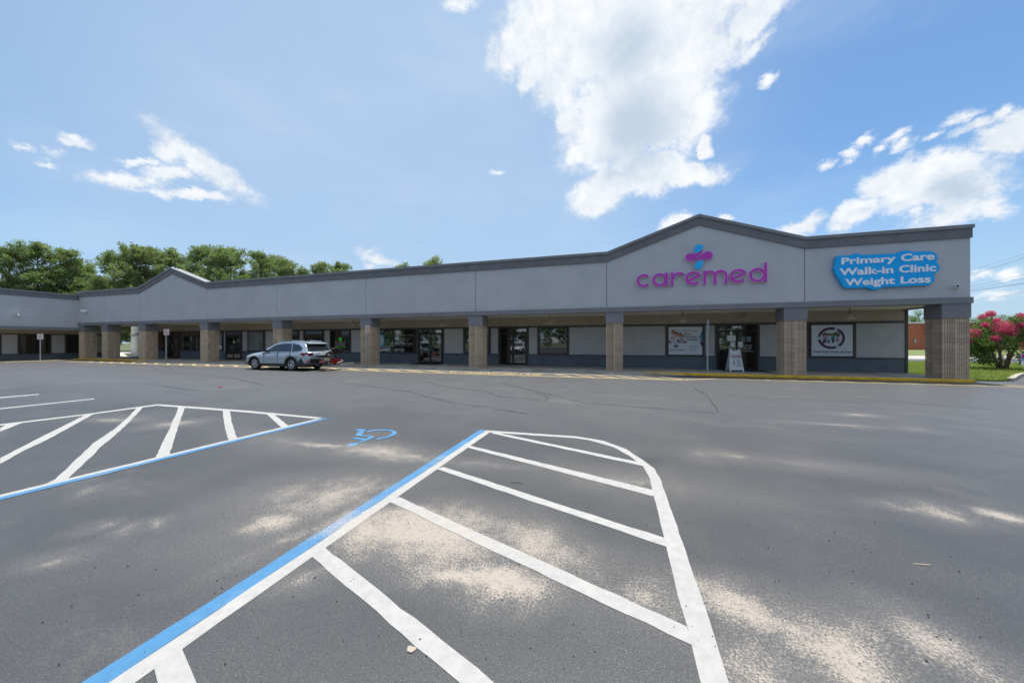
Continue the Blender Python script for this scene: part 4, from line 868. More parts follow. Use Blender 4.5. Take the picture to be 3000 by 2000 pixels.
# ---- small prints on the clinic door
def sheet(name, x0, x1, z0, z1, label, m_=WHITE, y=20.94): 
    return tag(link(name, MB().box(x0, x1, y-.004, y, z0, z1).mesh(name, m_)), label, 'notice')
DX = lambda u: 5.18+(u-110)/(1350-110)*1.89; DZ = lambda v_: 2.52-(v_-130)/(1505-130)*2.42
sheet('paper_notice', DX(510), DX(565), DZ(460), DZ(292), 'narrow white paper strip high on the left clinic door')
sheet('paper_notice', DX(420), DX(682), DZ(628), DZ(462), 'wide white notice below the narrow strip on the clinic door')
sheet('paper_notice', DX(515), DX(665), DZ(818), DZ(658), 'square white notice left of the clinic door centre')
sheet('paper_notice', DX(752), DX(895), DZ(816), DZ(650), 'square white notice right of the clinic door centre')
sheet('paper_notice', DX(168), DX(300), DZ(700), DZ(660), 'small pale blue sticker at the left edge of the clinic door', PALEB)
DL = poster('clinic_hours_lettering', DX(850), DX(1200), DZ(950), DZ(730), None, 'white business hours lettering on the right clinic door leaf', 'lettering', 20.955)
for s, a, b, z in (('Business Hours', 905, 1200, 765), ('Monday - Friday', 900, 1160, 808), ('8AM - 5PM', 905, 1145, 852), ('850.640.4620', 915, 1135, 893), ('caremedclinic.com', 835, 1220, 947)):
    ptext(DL, s, DX(a), DX(b), DZ(z), .05, WHITEL, .01, 20.965)
ptext(DL, 'caremed', DX(440), DX(930), DZ(255), .05, mat('print_violet', (.25, .12, .5), .5), .01, 20.965)
for u, m_ in ((912, STEEL), (1085, PALEB)):
    t = poster('door_decal', DX(u-58), DX(u+58), DZ(645), DZ(505), None, 'grey framed walking decal on the right clinic door' if u < 1000 else 'pale blue square decal at the right of the clinic door', 'decal', 20.955)
    shape(t, 'decal_frame', [(DX(u-58), DZ(505)), (DX(u+58), DZ(505)), (DX(u+58), DZ(645)), (DX(u-58), DZ(645))], m_, 20.955)
    shape(t, 'decal_field', [(DX(u-46), DZ(519)), (DX(u+46), DZ(519)), (DX(u+46), DZ(631)), (DX(u-46), DZ(631))], BLACKF, 20.954)
    shape(t, 'decal_figure', [(DX(u-34), DZ(600)), (DX(u), DZ(535)), (DX(u+34), DZ(600))], m_, 20.952)
for nm, x, lb in (('push_notice', -39.75, 'left'), ('push_notice', -38.9, 'right')):
    t = poster(nm, x, x+.3, 1.5, 1.9, None, f'small pale lettering on the {lb} leaf of the leftmost glass doors', 'lettering'); ptext(t, 'Push', x, x+.26, 1.72, .07, WHITEL, .0); ptext(t, 'Shoes', x, x+.26, 1.5, .07, WHITEL, .0)
for x, lb in ((-5.98, 'small white notice on the glass doors left of the dark window'), (-31.45, 'small white notice on the second pair of glass doors'), (-12.95, 'lilac notice on the left leaf of the therapy doors')):
    sheet('paper_notice', x, x+.16, 1.5, 1.72, lb, WHITE, 20.935)
sheet('paper_notice', -33.25, -32.9, 1.0, 1.3, 'white card with a red stripe in the pale window beside the fourth pillar', WHITE, 20.945)
# door mats
def doormat(x0, x1, lb): tag(link('door_mat', MB().prism([(x0, 19.85), (x1, 19.85), (x1, 20.9), (x0, 20.9)], .101, .112, 'z').mesh('door_mat', RUBBER)), lb, 'door mat')
doormat(-13.4, -11.3, 'flat black door mat before the physical therapy doors'); doormat(5.2, 7.3, 'flat black door mat in front of the clinic doors')
# ================================================================ cameras on the fascia
def cctv(loc, rz, label, s=1):
    t = empty('security_camera', loc, rz, label, 'camera')
    part('mount', MB().lathe([(.06*s, 0), (.06*s, -.05*s)], n=10, ax='y'), WHITE, t)
    part('arm', MB().tube([(0, -.04*s, 0), (0, -.12*s, -.02*s)], .02*s, 6), WHITE, t)
    part('housing', MB().box(-.055*s, .055*s, -.36*s, -.06*s, -.07*s, .05*s), WHITE, t); part('lens', MB().lathe([(.04*s, -.362*s), (.035*s, -.375*s)], (0, 0, -.01), 10, 'y'), RUBBER, t)
cctv((12.95, 18.2, 3.78), radians(-35), 'white bullet camera low on the fascia beside the blue sign')
cctv((-45.6, 18.2, 4.42), radians(-60), 'white floodlight camera on the fascia at the mall inner corner', 1.4)
cctv((-47.13, 14.9, 3.85), radians(60), 'white floodlight camera on the far left wing wall', 1.4)
# ================================================================ no parking signs
def fire_sign(loc, zt, label, zb=0, lean=0, rz=0):
    t = empty('no_parking_sign', loc, rz, label, 'sign', 'no parking signs along the fire lane'); zt -= loc[2]
    part('post', MB().box(-.03, .03, -.03, .03, -.0, zt-.02), STEEL, t)
    pl_ = part('plate', MB().box(.034, .040, -.155, .155, zt-.46, zt), SIGNW, t)
    part('border', MB().add([(.0412, y_, z_) for y_, z_ in ((-.14, zt-.445), (.14, zt-.445), (.14, zt-.015), (-.14, zt-.015), (-.132, zt-.437), (.132, zt-.437), (.132, zt-.023), (-.132, zt-.023))], [(0, 1, 5, 4), (1, 2, 6, 5), (2, 3, 7, 6), (3, 0, 4, 7)]), SIGNR, t)
    for s, a, b, z, h in (('NO', -.07, .07, .115, .07), ('PARKING', -.12, .12, .205, .06), ('FIRE', -.08, .08, .30, .06), ('LANE', -.09, .09, .395, .06)):
        v, f = text2d(s, .03, 1); xs = [p[0] for p in v]; p_, q_ = min(xs), max(xs)
        part('lettering', flat(v, f, lambda x, y: (.0425, a+(x-p_)*(b-a)/(q_-p_), zt-z-.01+y/.69*h)), SIGNR, t, fix=False)
    part('bolt', MB().lathe([(.012, .043), (.008, .05)], (0, 0, zt-.04), 6, 'x'), STEEL, t); part('bolt', MB().lathe([(.012, .043), (.008, .05)], (0, 0, zt-.43), 6, 'x'), STEEL, t)
fire_sign((-46.2, 15.7, .01), 2.28, 'white and red no parking sign on a grey post before the left wing', rz=-.35)
fire_sign((-32.87, 17.12, .03), 2.58, 'no parking sign on a grey post left of the parked silver car', rz=-.15)
fire_sign((-14.55, 17.25, .04), 2.60, 'no parking sign in front of the pillar behind the parked car', rz=-.1)
t4 = fire_sign((4.19, 18.62, .1), 2.66, 'no parking sign seen edge-on beside the sandwich board', rz=radians(-8))
# ================================================================ sandwich board
SB = empty('sandwich_board', (5.72, 19.95, .1), radians(4), 'white folding sandwich board with a red STOP banner before the clinic door', 'sandwich board')
BW = mat('board_white', (.66, .70, .74), .45)
def leaf(sgn):
    th = .16*sgn; H = 1.13
    f3 = lambda x, d, z: (x, d+sgn*(-.26+z*.22), z)
    hw = lambda z: .335-.105*z/H
    P = [(-hw(0), 0), (-hw(0)+.075, 0), (-hw(0)+.085, .07), (hw(0)-.085, .07), (hw(0)-.075, 0), (hw(0), 0), (hw(H), H), (hw(H)-.09, H), (hw(H)-.10, H-.085), (.085, H-.085), (-.085, H-.085), (-hw(H)+.10, H-.085), (-hw(H)+.09, H), (-hw(H), H)]
    n = len(P); v = [f3(x, -.012, z) for x, z in P]+[f3(x, .012, z) for x, z in P]
    return MB().add(v, [tuple(range(n))[::-1], tuple(range(n, 2*n))]+[(i, (i+1) % n, n+(i+1) % n, n+i) for i in range(n)]), f3
m_, f3 = leaf(1); part('front_panel', m_, BW, SB); m2, _ = leaf(-1); part('rear_panel', m2, BW, SB)
part('handle', MB().tube([(-.06, -.0, 1.04), (-.055, 0, 1.12), (.055, 0, 1.12), (.06, 0, 1.04)], .017, 6), mat('handle_cream', (.6, .55, .42), .5), SB)
_sb = [0]
def sbp(P, mt, n_='print'):
    _sb[0] += 1; part(n_, MB().add([f3(x, -.0135-_sb[0]*.0005, z) for x, z in P], [tuple(range(len(P)))]), mt, SB, fix=False)
RED = mat('banner_red', (.36, .03, .05), .5)
sbp([(-.17, .72), (-.14, .70), (.17, .70), (.20, .72), (.215, .76), (.20, .80), (.17, .82), (-.14, .82), (-.17, .80), (-.185, .76)], RED, 'stop_banner')
for s_ in (-1, 1): sbp([(s_*.20+.015, .72), (s_*.25+.015, .72), (s_*.225+.015, .76), (s_*.25+.015, .80), (s_*.20+.015, .80), (s_*.225+.015, .76)], RED, 'banner_end')
def sbt(s, a, b, z, h, mt, bold=.02):
    v, f = text2d(s, bold, 2); xs = [p[0] for p in v]; p_, q_ = min(xs), max(xs)
    part('lettering', flat(v, f, lambda x, y: f3(a+(x-p_)*(b-a)/(q_-p_), -.028, z+y/.69*h)), mt, SB, fix=False)
sbt('STOP', -.13, .16, .73, .065, SIGNW, .04); sbt('wear mask', -.03, .24, .60, .035, NAVY); sbt('do not', .02, .22, .455, .04, NAVY); sbt('enter', .05, .20, .40, .035, NAVY); sbt('with', .08, .17, .345, .03, NAVY); sbt('symptoms', -.01, .27, .285, .04, NAVY)
sbp(ellipse(-.10, .615, .05, .032, 16), RED, 'mask_icon'); sbp(ellipse(-.10, .615, .038, .022, 16), BW, 'mask_icon'); sbp(ellipse(.11, .545, .036, .036, 16), RED, 'forbidden_icon'); sbp(ellipse(.11, .545, .024, .024, 16), BW, 'forbidden_icon')
sbp([(.09, .565), (.095, .57), (.13, .525), (.125, .52)], RED, 'forbidden_icon'); sbp(ellipse(-.10, .48, .04, .04, 16), RED, 'germ_icon'); sbp(ellipse(-.095, .36, .042, .042, 16), RED, 'germ_icon')
# ================================================================ yard sign and litter
ys = empty('yard_sign', (18.85, 22.72, .05), radians(-30), 'small purple and white yard sign on a wooden post at the right edge', 'sign')
part('post', MB().box(-.03, .03, -.03, .03, -.05, 1.0), mat('wood_post', (.36, .28, .18), .9), ys)
part('panel', MB().box(-.34, .34, -.05, -.035, .40, .98), WHITE, ys)
part('print', MB().add([(-.33, -.0515, .97), (-.33, -.0515, .72), (-.02, -.0515, .82), (.33, -.0515, .97)], [(0, 1, 2, 3)]), PURPLE, ys, fix=False)
part('print', MB().add([(-.33, -.0525, .72), (-.33, -.0525, .64), (.0, -.0525, .76), (-.02, -.0525, .82)], [(0, 1, 2, 3)]), CYAN, ys, fix=False)
tag(link('twig', MB().tube([(1.99, 3.126, .006), (2.05, 3.13, .010), (2.097, 3.147, .006)], .0022, 5).mesh('twig', mat('straw', (.5, .42, .25), .8))), 'thin pale straw stem lying alone on the asphalt at right', 'twig')
tag(link('twig', MB().tube([(-1.13, 3.62, .005), (-1.06, 3.64, .008), (-1.0, 3.645, .005)], .003, 5).mesh('twig', mat('dark_twig', (.05, .035, .025), .8))), 'thin dark twig lying between two painted stripes', 'twig')
tag(link('gum_spot', MB().prism([(-1.0+.022*cos(a)*(1+.25*sin(3*a)), 1.505+.022*sin(a)*(1+.3*cos(2*a))) for a in [i*pi/8 for i in range(16)]], .001, .006, 'z').mesh('gum_spot', mat('gum', (.3, .26, .21), .8))), 'small pale flattened lump on the asphalt near the bottom', 'litter')
tag(link('red_litter', MB().prism([(-13.2, 8.3), (-13.12, 8.28), (-13.1, 8.35), (-13.19, 8.36)], .001, .03, 'z').mesh('red_litter', SIGNR)), 'tiny red scrap lying on the far asphalt at left', 'litter')
db = MB()
for _ in range(420):
    d = 1.3*(9/1.3)**random.random(); lx = random.uniform(-1.4, 1.4)*d
    x, y = lx*cos(YAW)-d*sin(YAW), lx*sin(YAW)+d*cos(YAW)
    r_ = random.uniform(.0022, .006); a = random.uniform(0, 6); q = [(x+r_*cos(a+j*1.6)*random.uniform(.6, 1.5), y+r_*sin(a+j*1.6)*random.uniform(.6, 1.2), random.uniform(.002, .005)) for j in range(4)]
    db.add(q+[(x, y, r_*1.1+.003)], [(0, 1, 4), (1, 2, 4), (2, 3, 4), (3, 0, 4)])
tag(link('grit', db.mesh('grit', mat('dark_grit', (.035, .025, .02), .9))), 'scattered dark grit and seed bits on the asphalt', 'grit', kind='stuff')

# ================================================================ car (local: +x forward, +y left, z up, ground 0)
CARP = mat('car_paint_silverblue', (.40, .48, .56), .3, metal=.35, coat=.8); CARW = mat('car_paint_white', (.7, .7, .7), .3, coat=1)
CLAD = mat('car_cladding', (.022, .024, .028), .6); TYRE = mat('tyre', (.022, .022, .023), .85); RIM = mat('rim_alloy', (.62, .64, .67), .35, metal=.6)
CG = mat('car_glass', (.012, .016, .018), .04, spec=.8, ior=1.6); CHR = mat('car_trim_silver', (.55, .57, .58), .25, metal=.8); TAIL = mat('tail_lamp_red', (.20, .008, .012), .15, coat=.5); HEADL = mat('head_lamp_clear', (.5, .52, .55), .1, coat=.5)
def make_car(paint_, label, group=None):
    t = empty('parked_car', (0, 0, 0), 0, label, 'car')
    ST = [(2.44, .46, .62, .70, .50, .46), (2.38, .32, .70, .80, .72, .64), (2.25, .26, .79, .88, .84, .74), (1.95, .25, .86, .955, .91, .80), (1.45, .24, .915, 1.01, .93, .83), (1.05, .24, .95, 1.055, .93, .85), (.75, .24, .975, 1.08, .93, .86),
          (.2, .24, .99, 1.06, .93, .87), (-.6, .24, 1.005, 1.07, .93, .87), (-1.3, .25, 1.02, 1.08, .93, .87), (-1.9, .27, 1.03, 1.08, .92, .85), (-2.2, .33, 1.03, 1.07, .89, .80), (-2.36, .42, 1.0, 1.04, .84, .75), (-2.41, .52, .95, .99, .78, .70)]
    v, n = [], 0
    for x, zb, zs, zt, wm, ws in ST:
        half = [(0, zb), (wm*.8, zb), (wm*.97, zb+.07), (wm, zb+.22), (wm*1.0, (zb+zs)/2+.06), (wm*.985, zs-.13), (wm*.955, zs-.05), (ws, zs+.012), (ws*.7, zt-.01), (0, zt)]
        ring = half+[(-a, b) for a, b in half[-2:0:-1]]; n = len(ring); v += [(x, y, z) for y, z in ring]
    m_ = MB(); f = [(i*n+j, i*n+(j+1) % n, (i+1)*n+(j+1) % n, (i+1)*n+j) for i in range(len(ST)-1) for j in range(n)]
    m_.add(v, f+[tuple(range(n)), tuple(range((len(ST)-1)*n, len(ST)*n))])
    me = m_.mesh('body', paint_, True)
    AX = (1.48, -1.265)
    o = bpy.data.objects.new('body', me); C.objects.link(o)
    cut = MB()
    for ax in AX:
        for s in (-1, 1): cut.lathe([(.385, s*.60), (.385, s*1.2)] if s > 0 else [(.385, -1.2), (.385, -.60)], (ax, 0, .36), 28, 'y')
    cm = bpy.data.objects.new('cut', cut.mesh('cut', CLAD)); C.objects.link(cm)
    md = o.modifiers.new('b', 'BOOLEAN'); md.object = cm; md.operation = 'DIFFERENCE'; md.solver = 'EXACT'
    dg = bpy.context.evaluated_depsgraph_get(); me2 = bpy.data.meshes.new_from_object(o.evaluated_get(dg)); bpy.data.objects.remove(o); bpy.data.objects.remove(cm)
    me2.name = 'body'
    if len(me2.materials) < 1: me2.materials.append(paint_)
    link('body', me2, t)
    # greenhouse
    ys = lambda z: .885-(z-1.0)*.40
    G = [(.98, 1.03), (.55, 1.30), (.22, 1.475), (-.05, 1.56), (-.5, 1.615), (-1.1, 1.62), (-1.7, 1.585), (-1.98, 1.53), (-2.12, 1.36), (-2.30, 1.06)]
    gv = []; R_ = []
    for x, z in G:
        yy = ys(z)-.02; gv.append([(x, -ys(1.0)+.0, .99), (x, -yy, z-.035 if z > 1.4 else z-.01), (x, -yy*.9, z), (x, 0, z+.02), (x, yy*.9, z), (x, yy, z-.035 if z > 1.4 else z-.01), (x, ys(1.0), .99)])
    vv = [p for g in gv for p in g]; q = 7
    gm = MB().add(vv, [(i*q+j, i*q+j+1, (i+1)*q+j+1, (i+1)*q+j) for i in range(len(G)-1) for j in range(q-1)]+[tuple(range(q)), tuple(range((len(G)-1)*q, len(G)*q))])
    part('cabin', gm, paint_, t)
    def side(name, P, s, mt, off=.012, th=.0):
        return part(name, MB().add([(x, s*(ys(z)+off), z) for x, z in P], [tuple(range(len(P)))]), mt, t)
    for s in (-1, 1):
        side('window_trim', [(.80, 1.035), (.20, 1.40), (-.02, 1.475), (-.5, 1.525), (-1.2, 1.52), (-1.65, 1.46), (-1.93, 1.30), (-2.0, 1.20), (-1.9, 1.10), (-1.5, 1.045), (.2, 1.025)], s, CHR, .004)
        for P in ([(.70, 1.05), (.17, 1.37), (-.04, 1.445), (-.22, 1.47), (-.22, 1.05)], [(-.29, 1.05), (-.29, 1.48), (-.6, 1.50), (-1.10, 1.497), (-1.22, 1.06)], [(-1.27, 1.065), (-1.15, 1.495), (-1.62, 1.44), (-1.89, 1.29), (-1.955, 1.20), (-1.87, 1.115), (-1.5, 1.065)]):
            side('side_window', P, s, CG, .009)
        side('pillar_trim', [(-.225, 1.045), (-.225, 1.475), (-.285, 1.482), (-.285, 1.045)], s, CLAD, .0125)
        for x0_ in (.74, -.30, -1.18):     # door seams
            part('door_seam', MB().box(x0_-.006, x0_+.006, s*.905, s*.935, .40, 1.0), CLAD, t)
        for x0_ in (-.12, -1.0): part('door_handle', MB().box(x0_-.10, x0_+.10, s*.915, s*.95, .865, .90), paint_, t)
        part('mirror', MB().add([(.72, s*.88, 1.03), (.55, s*.88, 1.03), (.55, s*1.06, 1.04), (.68, s*1.06, 1.04), (.70, s*.88, 1.15), (.55, s*.88, 1.16), (.55, s*1.05, 1.17), (.63, s*1.05, 1.16)], [(0, 1, 2, 3), (4, 5, 6, 7), (0, 1, 5, 4), (1, 2, 6, 5), (2, 3, 7, 6), (3, 0, 4, 7)]), CLAD, t)
        part('sill_cladding', MB().add([(1.12, s*.90, .22), (-.9, s*.90, .22), (-.9, s*.942, .25), (1.12, s*.942, .25), (1.12, s*.942, .36), (-.9, s*.942, .38), (1.12, s*.92, .38), (-.9, s*.92, .40)], [(0, 1, 2, 3), (3, 2, 5, 4), (4, 5, 7, 6)]), CLAD, t)
        for ax in AX:
            a0, a1 = radians(-8), radians(188); N_ = 22; P = []
            ar = [(ax+r_*cos(a0+(a1-a0)*i/N_), .36+r_*sin(a0+(a1-a0)*i/N_)) for r_ in (.375, .45) for i in range(N_+1)]
            V = [(x, s*.947, z) for x, z in ar]+[(x, s*.86, z) for x, z in ar]; k_ = N_+1; F = []
            for i in range(N_): F += [(i, i+1, k_+i+1, k_+i), (k_+i, k_+i+1, 3*k_+i+1, 3*k_+i), (i, i+1, 2*k_+i+1, 2*k_+i)]
            part('arch_cladding', MB().add(V, F), CLAD, t)
        # lamps
        part('tail_lamp', MB().add([(-1.93, s*.935, .93), (-2.0, s*.93, .99), (-2.40, s*.80, .99), (-2.435, s*.55, .985), (-2.43, s*.55, .86), (-2.41, s*.80, .80), (-2.12, s*.91, .82)], [(0, 1, 2, 5, 6), (2, 3, 4, 5)]), TAIL, t)
        part('head_lamp', MB().add([(2.06, s*.905, .80), (2.05, s*.88, .86), (2.33, s*.74, .80), (2.435, s*.56, .74), (2.44, s*.55, .66), (2.35, s*.75, .68)], [(0, 1, 2, 5), (2, 3, 4, 5)]), HEADL, t)
        part('roof_rail', MB().tube([(.05, s*.585, 1.56), (-.02, s*.59, 1.615), (-.35, s*.60, 1.665), (-1.3, s*.60, 1.665), (-1.78, s*.585, 1.63), (-1.9, s*.58, 1.56)], .022, 6), CHR, t)
        part('rail_foot', MB().tube([(-.45, s*.60, 1.66), (-.95, s*.60, 1.66)], .027, 6), CLAD, t)
    part('windshield', MB().add([(.985, -.80, 1.055), (.985, .80, 1.055), (.26, .60, 1.475), (.26, -.60, 1.475)], [(0, 1, 2, 3)]), CG, t, loc=(.015, 0, .012))
    part('rear_window', MB().add([(-2.10, -.62, 1.43), (-2.10, .62, 1.43), (-2.125, .66, 1.37), (-2.295, .74, 1.10), (-2.295, -.74, 1.10), (-2.125, -.66, 1.37)], [(0, 1, 2, 5), (2, 3, 4, 5)]), CG, t, loc=(-.018, 0, .01))
    part('spoiler', MB().add([(-1.95, -.66, 1.565), (-1.95, .66, 1.565), (-2.26, .60, 1.50), (-2.26, -.60, 1.50), (-1.98, -.66, 1.50), (-1.98, .66, 1.50), (-2.25, .60, 1.465), (-2.25, -.60, 1.465)], [(0, 1, 2, 3), (4, 7, 6, 5), (0, 3, 7, 4), (1, 5, 6, 2), (3, 2, 6, 7)]), paint_, t)
    part('spoiler_shade', MB().add([(-2.0, -.64, 1.495), (-2.0, .64, 1.495), (-2.14, .60, 1.40), (-2.14, -.60, 1.40)], [(0, 1, 2, 3)]), CLAD, t, loc=(-.06, 0, 0))
    part('rear_wiper', MB().tube([(-2.33, .0, 1.12), (-2.31, .42, 1.15)], .009, 5), CLAD, t)
    part('rear_bumper', MB().add([(-1.72, -.945, .28), (-2.15, -.915, .34), (-2.47, -.70, .42), (-2.49, 0, .42), (-2.47, .70, .42), (-2.15, .915, .34), (-1.72, .945, .28),
        (-1.72, -.945, .44), (-1.98, -.93, .70), (-2.47, -.72, .66), (-2.50, 0, .60), (-2.47, .72, .66), (-1.98, .93, .70), (-1.72, .945, .44)],
        [(0, 1, 8, 7), (1, 2, 9, 8), (2, 3, 10, 9), (3, 4, 11, 10), (4, 5, 12, 11), (5, 6, 13, 12)]), CLAD, t)
    part('tailgate_trim', MB().box(-2.46, -2.42, -.42, .42, .80, .86), CHR, t)
    part('license_plate', MB().box(-2.445, -2.43, -.16, .16, .66, .79), WHITE, t)
    part('front_bumper', MB().add([(2.10, -.90, .25), (2.40, -.70, .28), (2.47, 0, .28), (2.40, .70, .28), (2.10, .90, .25), (2.12, -.90, .50), (2.42, -.70, .44), (2.485, 0, .44), (2.42, .70, .44), (2.12, .90, .50)], [(0, 1, 6, 5), (1, 2, 7, 6), (2, 3, 8, 7), (3, 4, 9, 8)]), CLAD, t)
    part('grille', MB().box(2.43, 2.47, -.48, .48, .52, .68), CLAD, t)
    for s in (-1, 1): part('reflector', MB().box(-2.40, -2.36, s*.84-.03, s*.84+.03, .44, .60), mat('reflector_red', (.6, .01, .03), .3) if 'reflector_red' not in bpy.data.materials else bpy.data.materials['reflector_red'], t)
    part('underbody', MB().box(-2.2, 2.2, -.72, .72, .20, .34), RUBBER, t)
    for ax in AX:
        for s in (-1, 1):
            y1 = s*.915
            pr = [(.20, y1-s*.20), (.33, y1-s*.21), (.352, y1-s*.17), (.352, y1-s*.05), (.335, y1-s*.012), (.29, y1), (.235, y1-s*.006), (.225, y1-s*.03)]
            if s < 0: pr = pr[::-1]
            w_ = part('wheel', MB().lathe(pr, (ax, 0, .352), 30, 'y', False), TYRE, t, True)
            rm = MB().lathe([(.228, y1-s*.01), (.205, y1-s*.004), (.205, y1-s*.05), (.228, y1-s*.06)][::s], (ax, 0, .352), 30, 'y', False)
            sp = MB()
            for k_ in range(10):
                a = 2*pi*k_/10+(.09 if k_ % 2 else -.09)
                ca, sa = cos(a), sin(a); u = (-sa, ca)
                P = [(r0*ca+e_*u[0]*w0, r0*sa+e_*u[1]*w0) for r0, e_, w0 in ((.04, -1, .012), (.212, -1, .019), (.212, 1, .019), (.04, 1, .012))]
                sp.add([(ax+p[0], yv, .352+p[1]) for yv in (y1-s*.008, y1-s*.035) for p in P], [(0, 1, 2, 3), (4, 7, 6, 5), (0, 4, 5, 1), (2, 6, 7, 3)])
            link('rim', rm.mesh('rim', RIM), w_); link('spokes', sp.mesh('spokes', RIM), w_)
            link('hub', MB().lathe([(.05, y1-s*.004), (.05, y1-s*.04)][::s], (ax, 0, .352), 14, 'y').mesh('hub', RIM), w_)
            link('brake_disc', MB().lathe([(.20, y1-s*.075), (.20, y1-s*.09)][::s], (ax, 0, .352), 24, 'y').mesh('brake_disc', CLAD), w_)
    return t
car = make_car(CARP, 'silver-blue station wagon parked along the fire lane with a scooter behind')
car.location = (-18.42, 15.28, 0); car.rotation_euler = (0, 0, pi)
cw = make_car(CARW, 'white station wagon parked behind the viewpoint, mirrored in the shop doors'); cw.location = (-13.2, -4.5, 0); cw.rotation_euler = (0, 0, pi/2)
cw2 = copy_tree(cw); cw2.location = (-5.0, -6, 0); cw2['label'] = 'second white station wagon behind the viewpoint, seen only mirrored in dark windows'
# ================================================================ scooter on its carrier (local: +x scooter forward)
CR = empty('hitch_carrier', (-15.40, 15.28, 0), pi/2, 'black steel scooter carrier on the tow hitch of the silver car', 'carrier')
part('platform', MB().box(-.62, .62, -.30, .30, .29, .315), CLAD, CR); part('hitch_tube', MB().box(-.03, .03, .28, .72, .27, .32), CLAD, CR)
part('frame_rail', MB().tube([(-.64, -.31, .31), (.64, -.31, .31)], .018, 6).tube([(-.64, .31, .31), (.64, .31, .31)], .018, 6), CLAD, CR)
part('ramp_bar', MB().tube([(.35, -.34, .33), (1.45, -.36, .36)], .016, 6), STEEL, CR); part('strap_bracket', MB().box(-.72, -.60, -.28, -.18, .25, .29), CHR, CR)
MS = empty('mobility_scooter', (-15.40, 15.30, .315), pi/2, 'red and black mobility scooter standing on the carrier behind the car', 'scooter')
SR = mat('scooter_red', (.26, .012, .015), .3, coat=.4); SBK = mat('scooter_black', (.016, .016, .018), .5); SGR = mat('scooter_grey', (.10, .11, .12), .6); PCH = mat('bumper_peach', (.50, .30, .24), .5)
part('rear_shroud', MB().prism([(-.55, .12), (-.50, .24), (-.36, .30), (-.12, .28), (-.06, .14), (-.1, .10), (-.52, .10)], -.21, .21), SR, MS)
part('deck', MB().box(-.12, .36, -.19, .19, .09, .135), SBK, MS); part('deck_edge', MB().box(-.12, .38, -.205, -.19, .08, .15), SR, MS); part('deck_edge', MB().box(-.12, .38, .19, .205, .08, .15), SR, MS)
part('front_shroud', MB().prism([(.36, .08), (.36, .24), (.44, .34), (.55, .36), (.66, .26), (.68, .14), (.62, .08)], -.15, .15), SR, MS)
part('bumper', MB().tube([(.30, -.22, .10), (.55, -.22, .12), (.76, -.14, .18), (.82, 0, .22), (.76, .14, .18), (.55, .22, .12)], .03, 8), PCH, MS)
part('seat_post', MB().tube([(-.32, 0, .28), (-.32, 0, .42)], .035, 8), SBK, MS)
part('seat', MB().prism([(-.56, .42), (-.56, .50), (-.50, .53), (-.14, .52), (-.08, .48), (-.10, .42)], -.22, .22), SBK, MS)
part('backrest', MB().prism([(-.56, .52), (-.62, .56), (-.28, .76), (-.05, .80), (-.04, .74), (-.22, .66)], -.21, .21), SGR, MS)
for s in (-1, 1): part('armrest', MB().box(-.50, -.12, s*.27-.03, s*.27+.03, .62, .67), SBK, MS); part('armrest_post', MB().tube([(-.45, s*.27, .45), (-.45, s*.27, .63)], .015, 6), SBK, MS)
part('bag', MB().prism([(-.60, .24), (-.62, .36), (-.36, .42), (-.24, .36), (-.26, .24)], -.27, -.215), mat('bag_tan', (.38, .31, .24), .8), MS)
part('tiller', MB().tube([(.48, 0, .32), (.36, 0, .66), (.28, 0, .86)], .035, 8), SBK, MS); part('control_panel', MB().prism([(.16, .84), (.20, .91), (.42, .94), (.50, .90), (.40, .84)], -.13, .13), SBK, MS)
part('handlebar', MB().tube([(.22, -.30, .90), (.28, -.18, .87), (.28, .18, .87), (.22, .30, .90)], .016, 6), SBK, MS); part('reflector_flag', MB().box(.24, .34, -.03, .03, .93, .97), SR, MS)
bk = MB()
for i in range(9):
    x = .44+.30*i/8
    bk.tube([(x, -.18, .88), (x, -.16, .62), (x, .16, .62), (x, .18, .88)], .006, 4)
for z in (.62, .70, .79, .88): bk.tube([(.44, -.18, z), (.74, -.18, z), (.74, .18, z), (.44, .18, z), (.44, -.18, z)], .007, 4)
part('basket', bk, SBK, MS); part('basket_liner', MB().box(.45, .73, -.15, .15, .63, .85), SBK, MS)
for x, y in ((-.38, -.25), (-.38, .25), (.54, -.19), (.54, .19)):
    s = 1 if y > 0 else -1
    pr = [(.05, y-s*.04), (.11, y-s*.04), (.13, y-s*.02), (.13, y+s*.02), (.10, y+s*.04), (.07, y+s*.035)]
    w_ = part('wheel', MB().lathe(pr[::s], (x, 0, .13), 20, 'y'), TYRE, MS, True)
    sp = MB().lathe([(.022, y+s*.04), (.022, y+s*.02)][::s], (x, 0, .13), 10, 'y')
    for k_ in range(5):
        a = 2*pi*k_/5; sp.tube([(x+.015*cos(a), y+s*.032, .13+.015*sin(a)), (x+.085*cos(a), y+s*.032, .13+.085*sin(a))], .014, 5)
    link('rim', sp.mesh('rim', RIM), w_)
part('flag_pole', MB().tube([(-.1, .24, .3), (-.08, .25, 1.55)], .004, 4), SBK, MS)

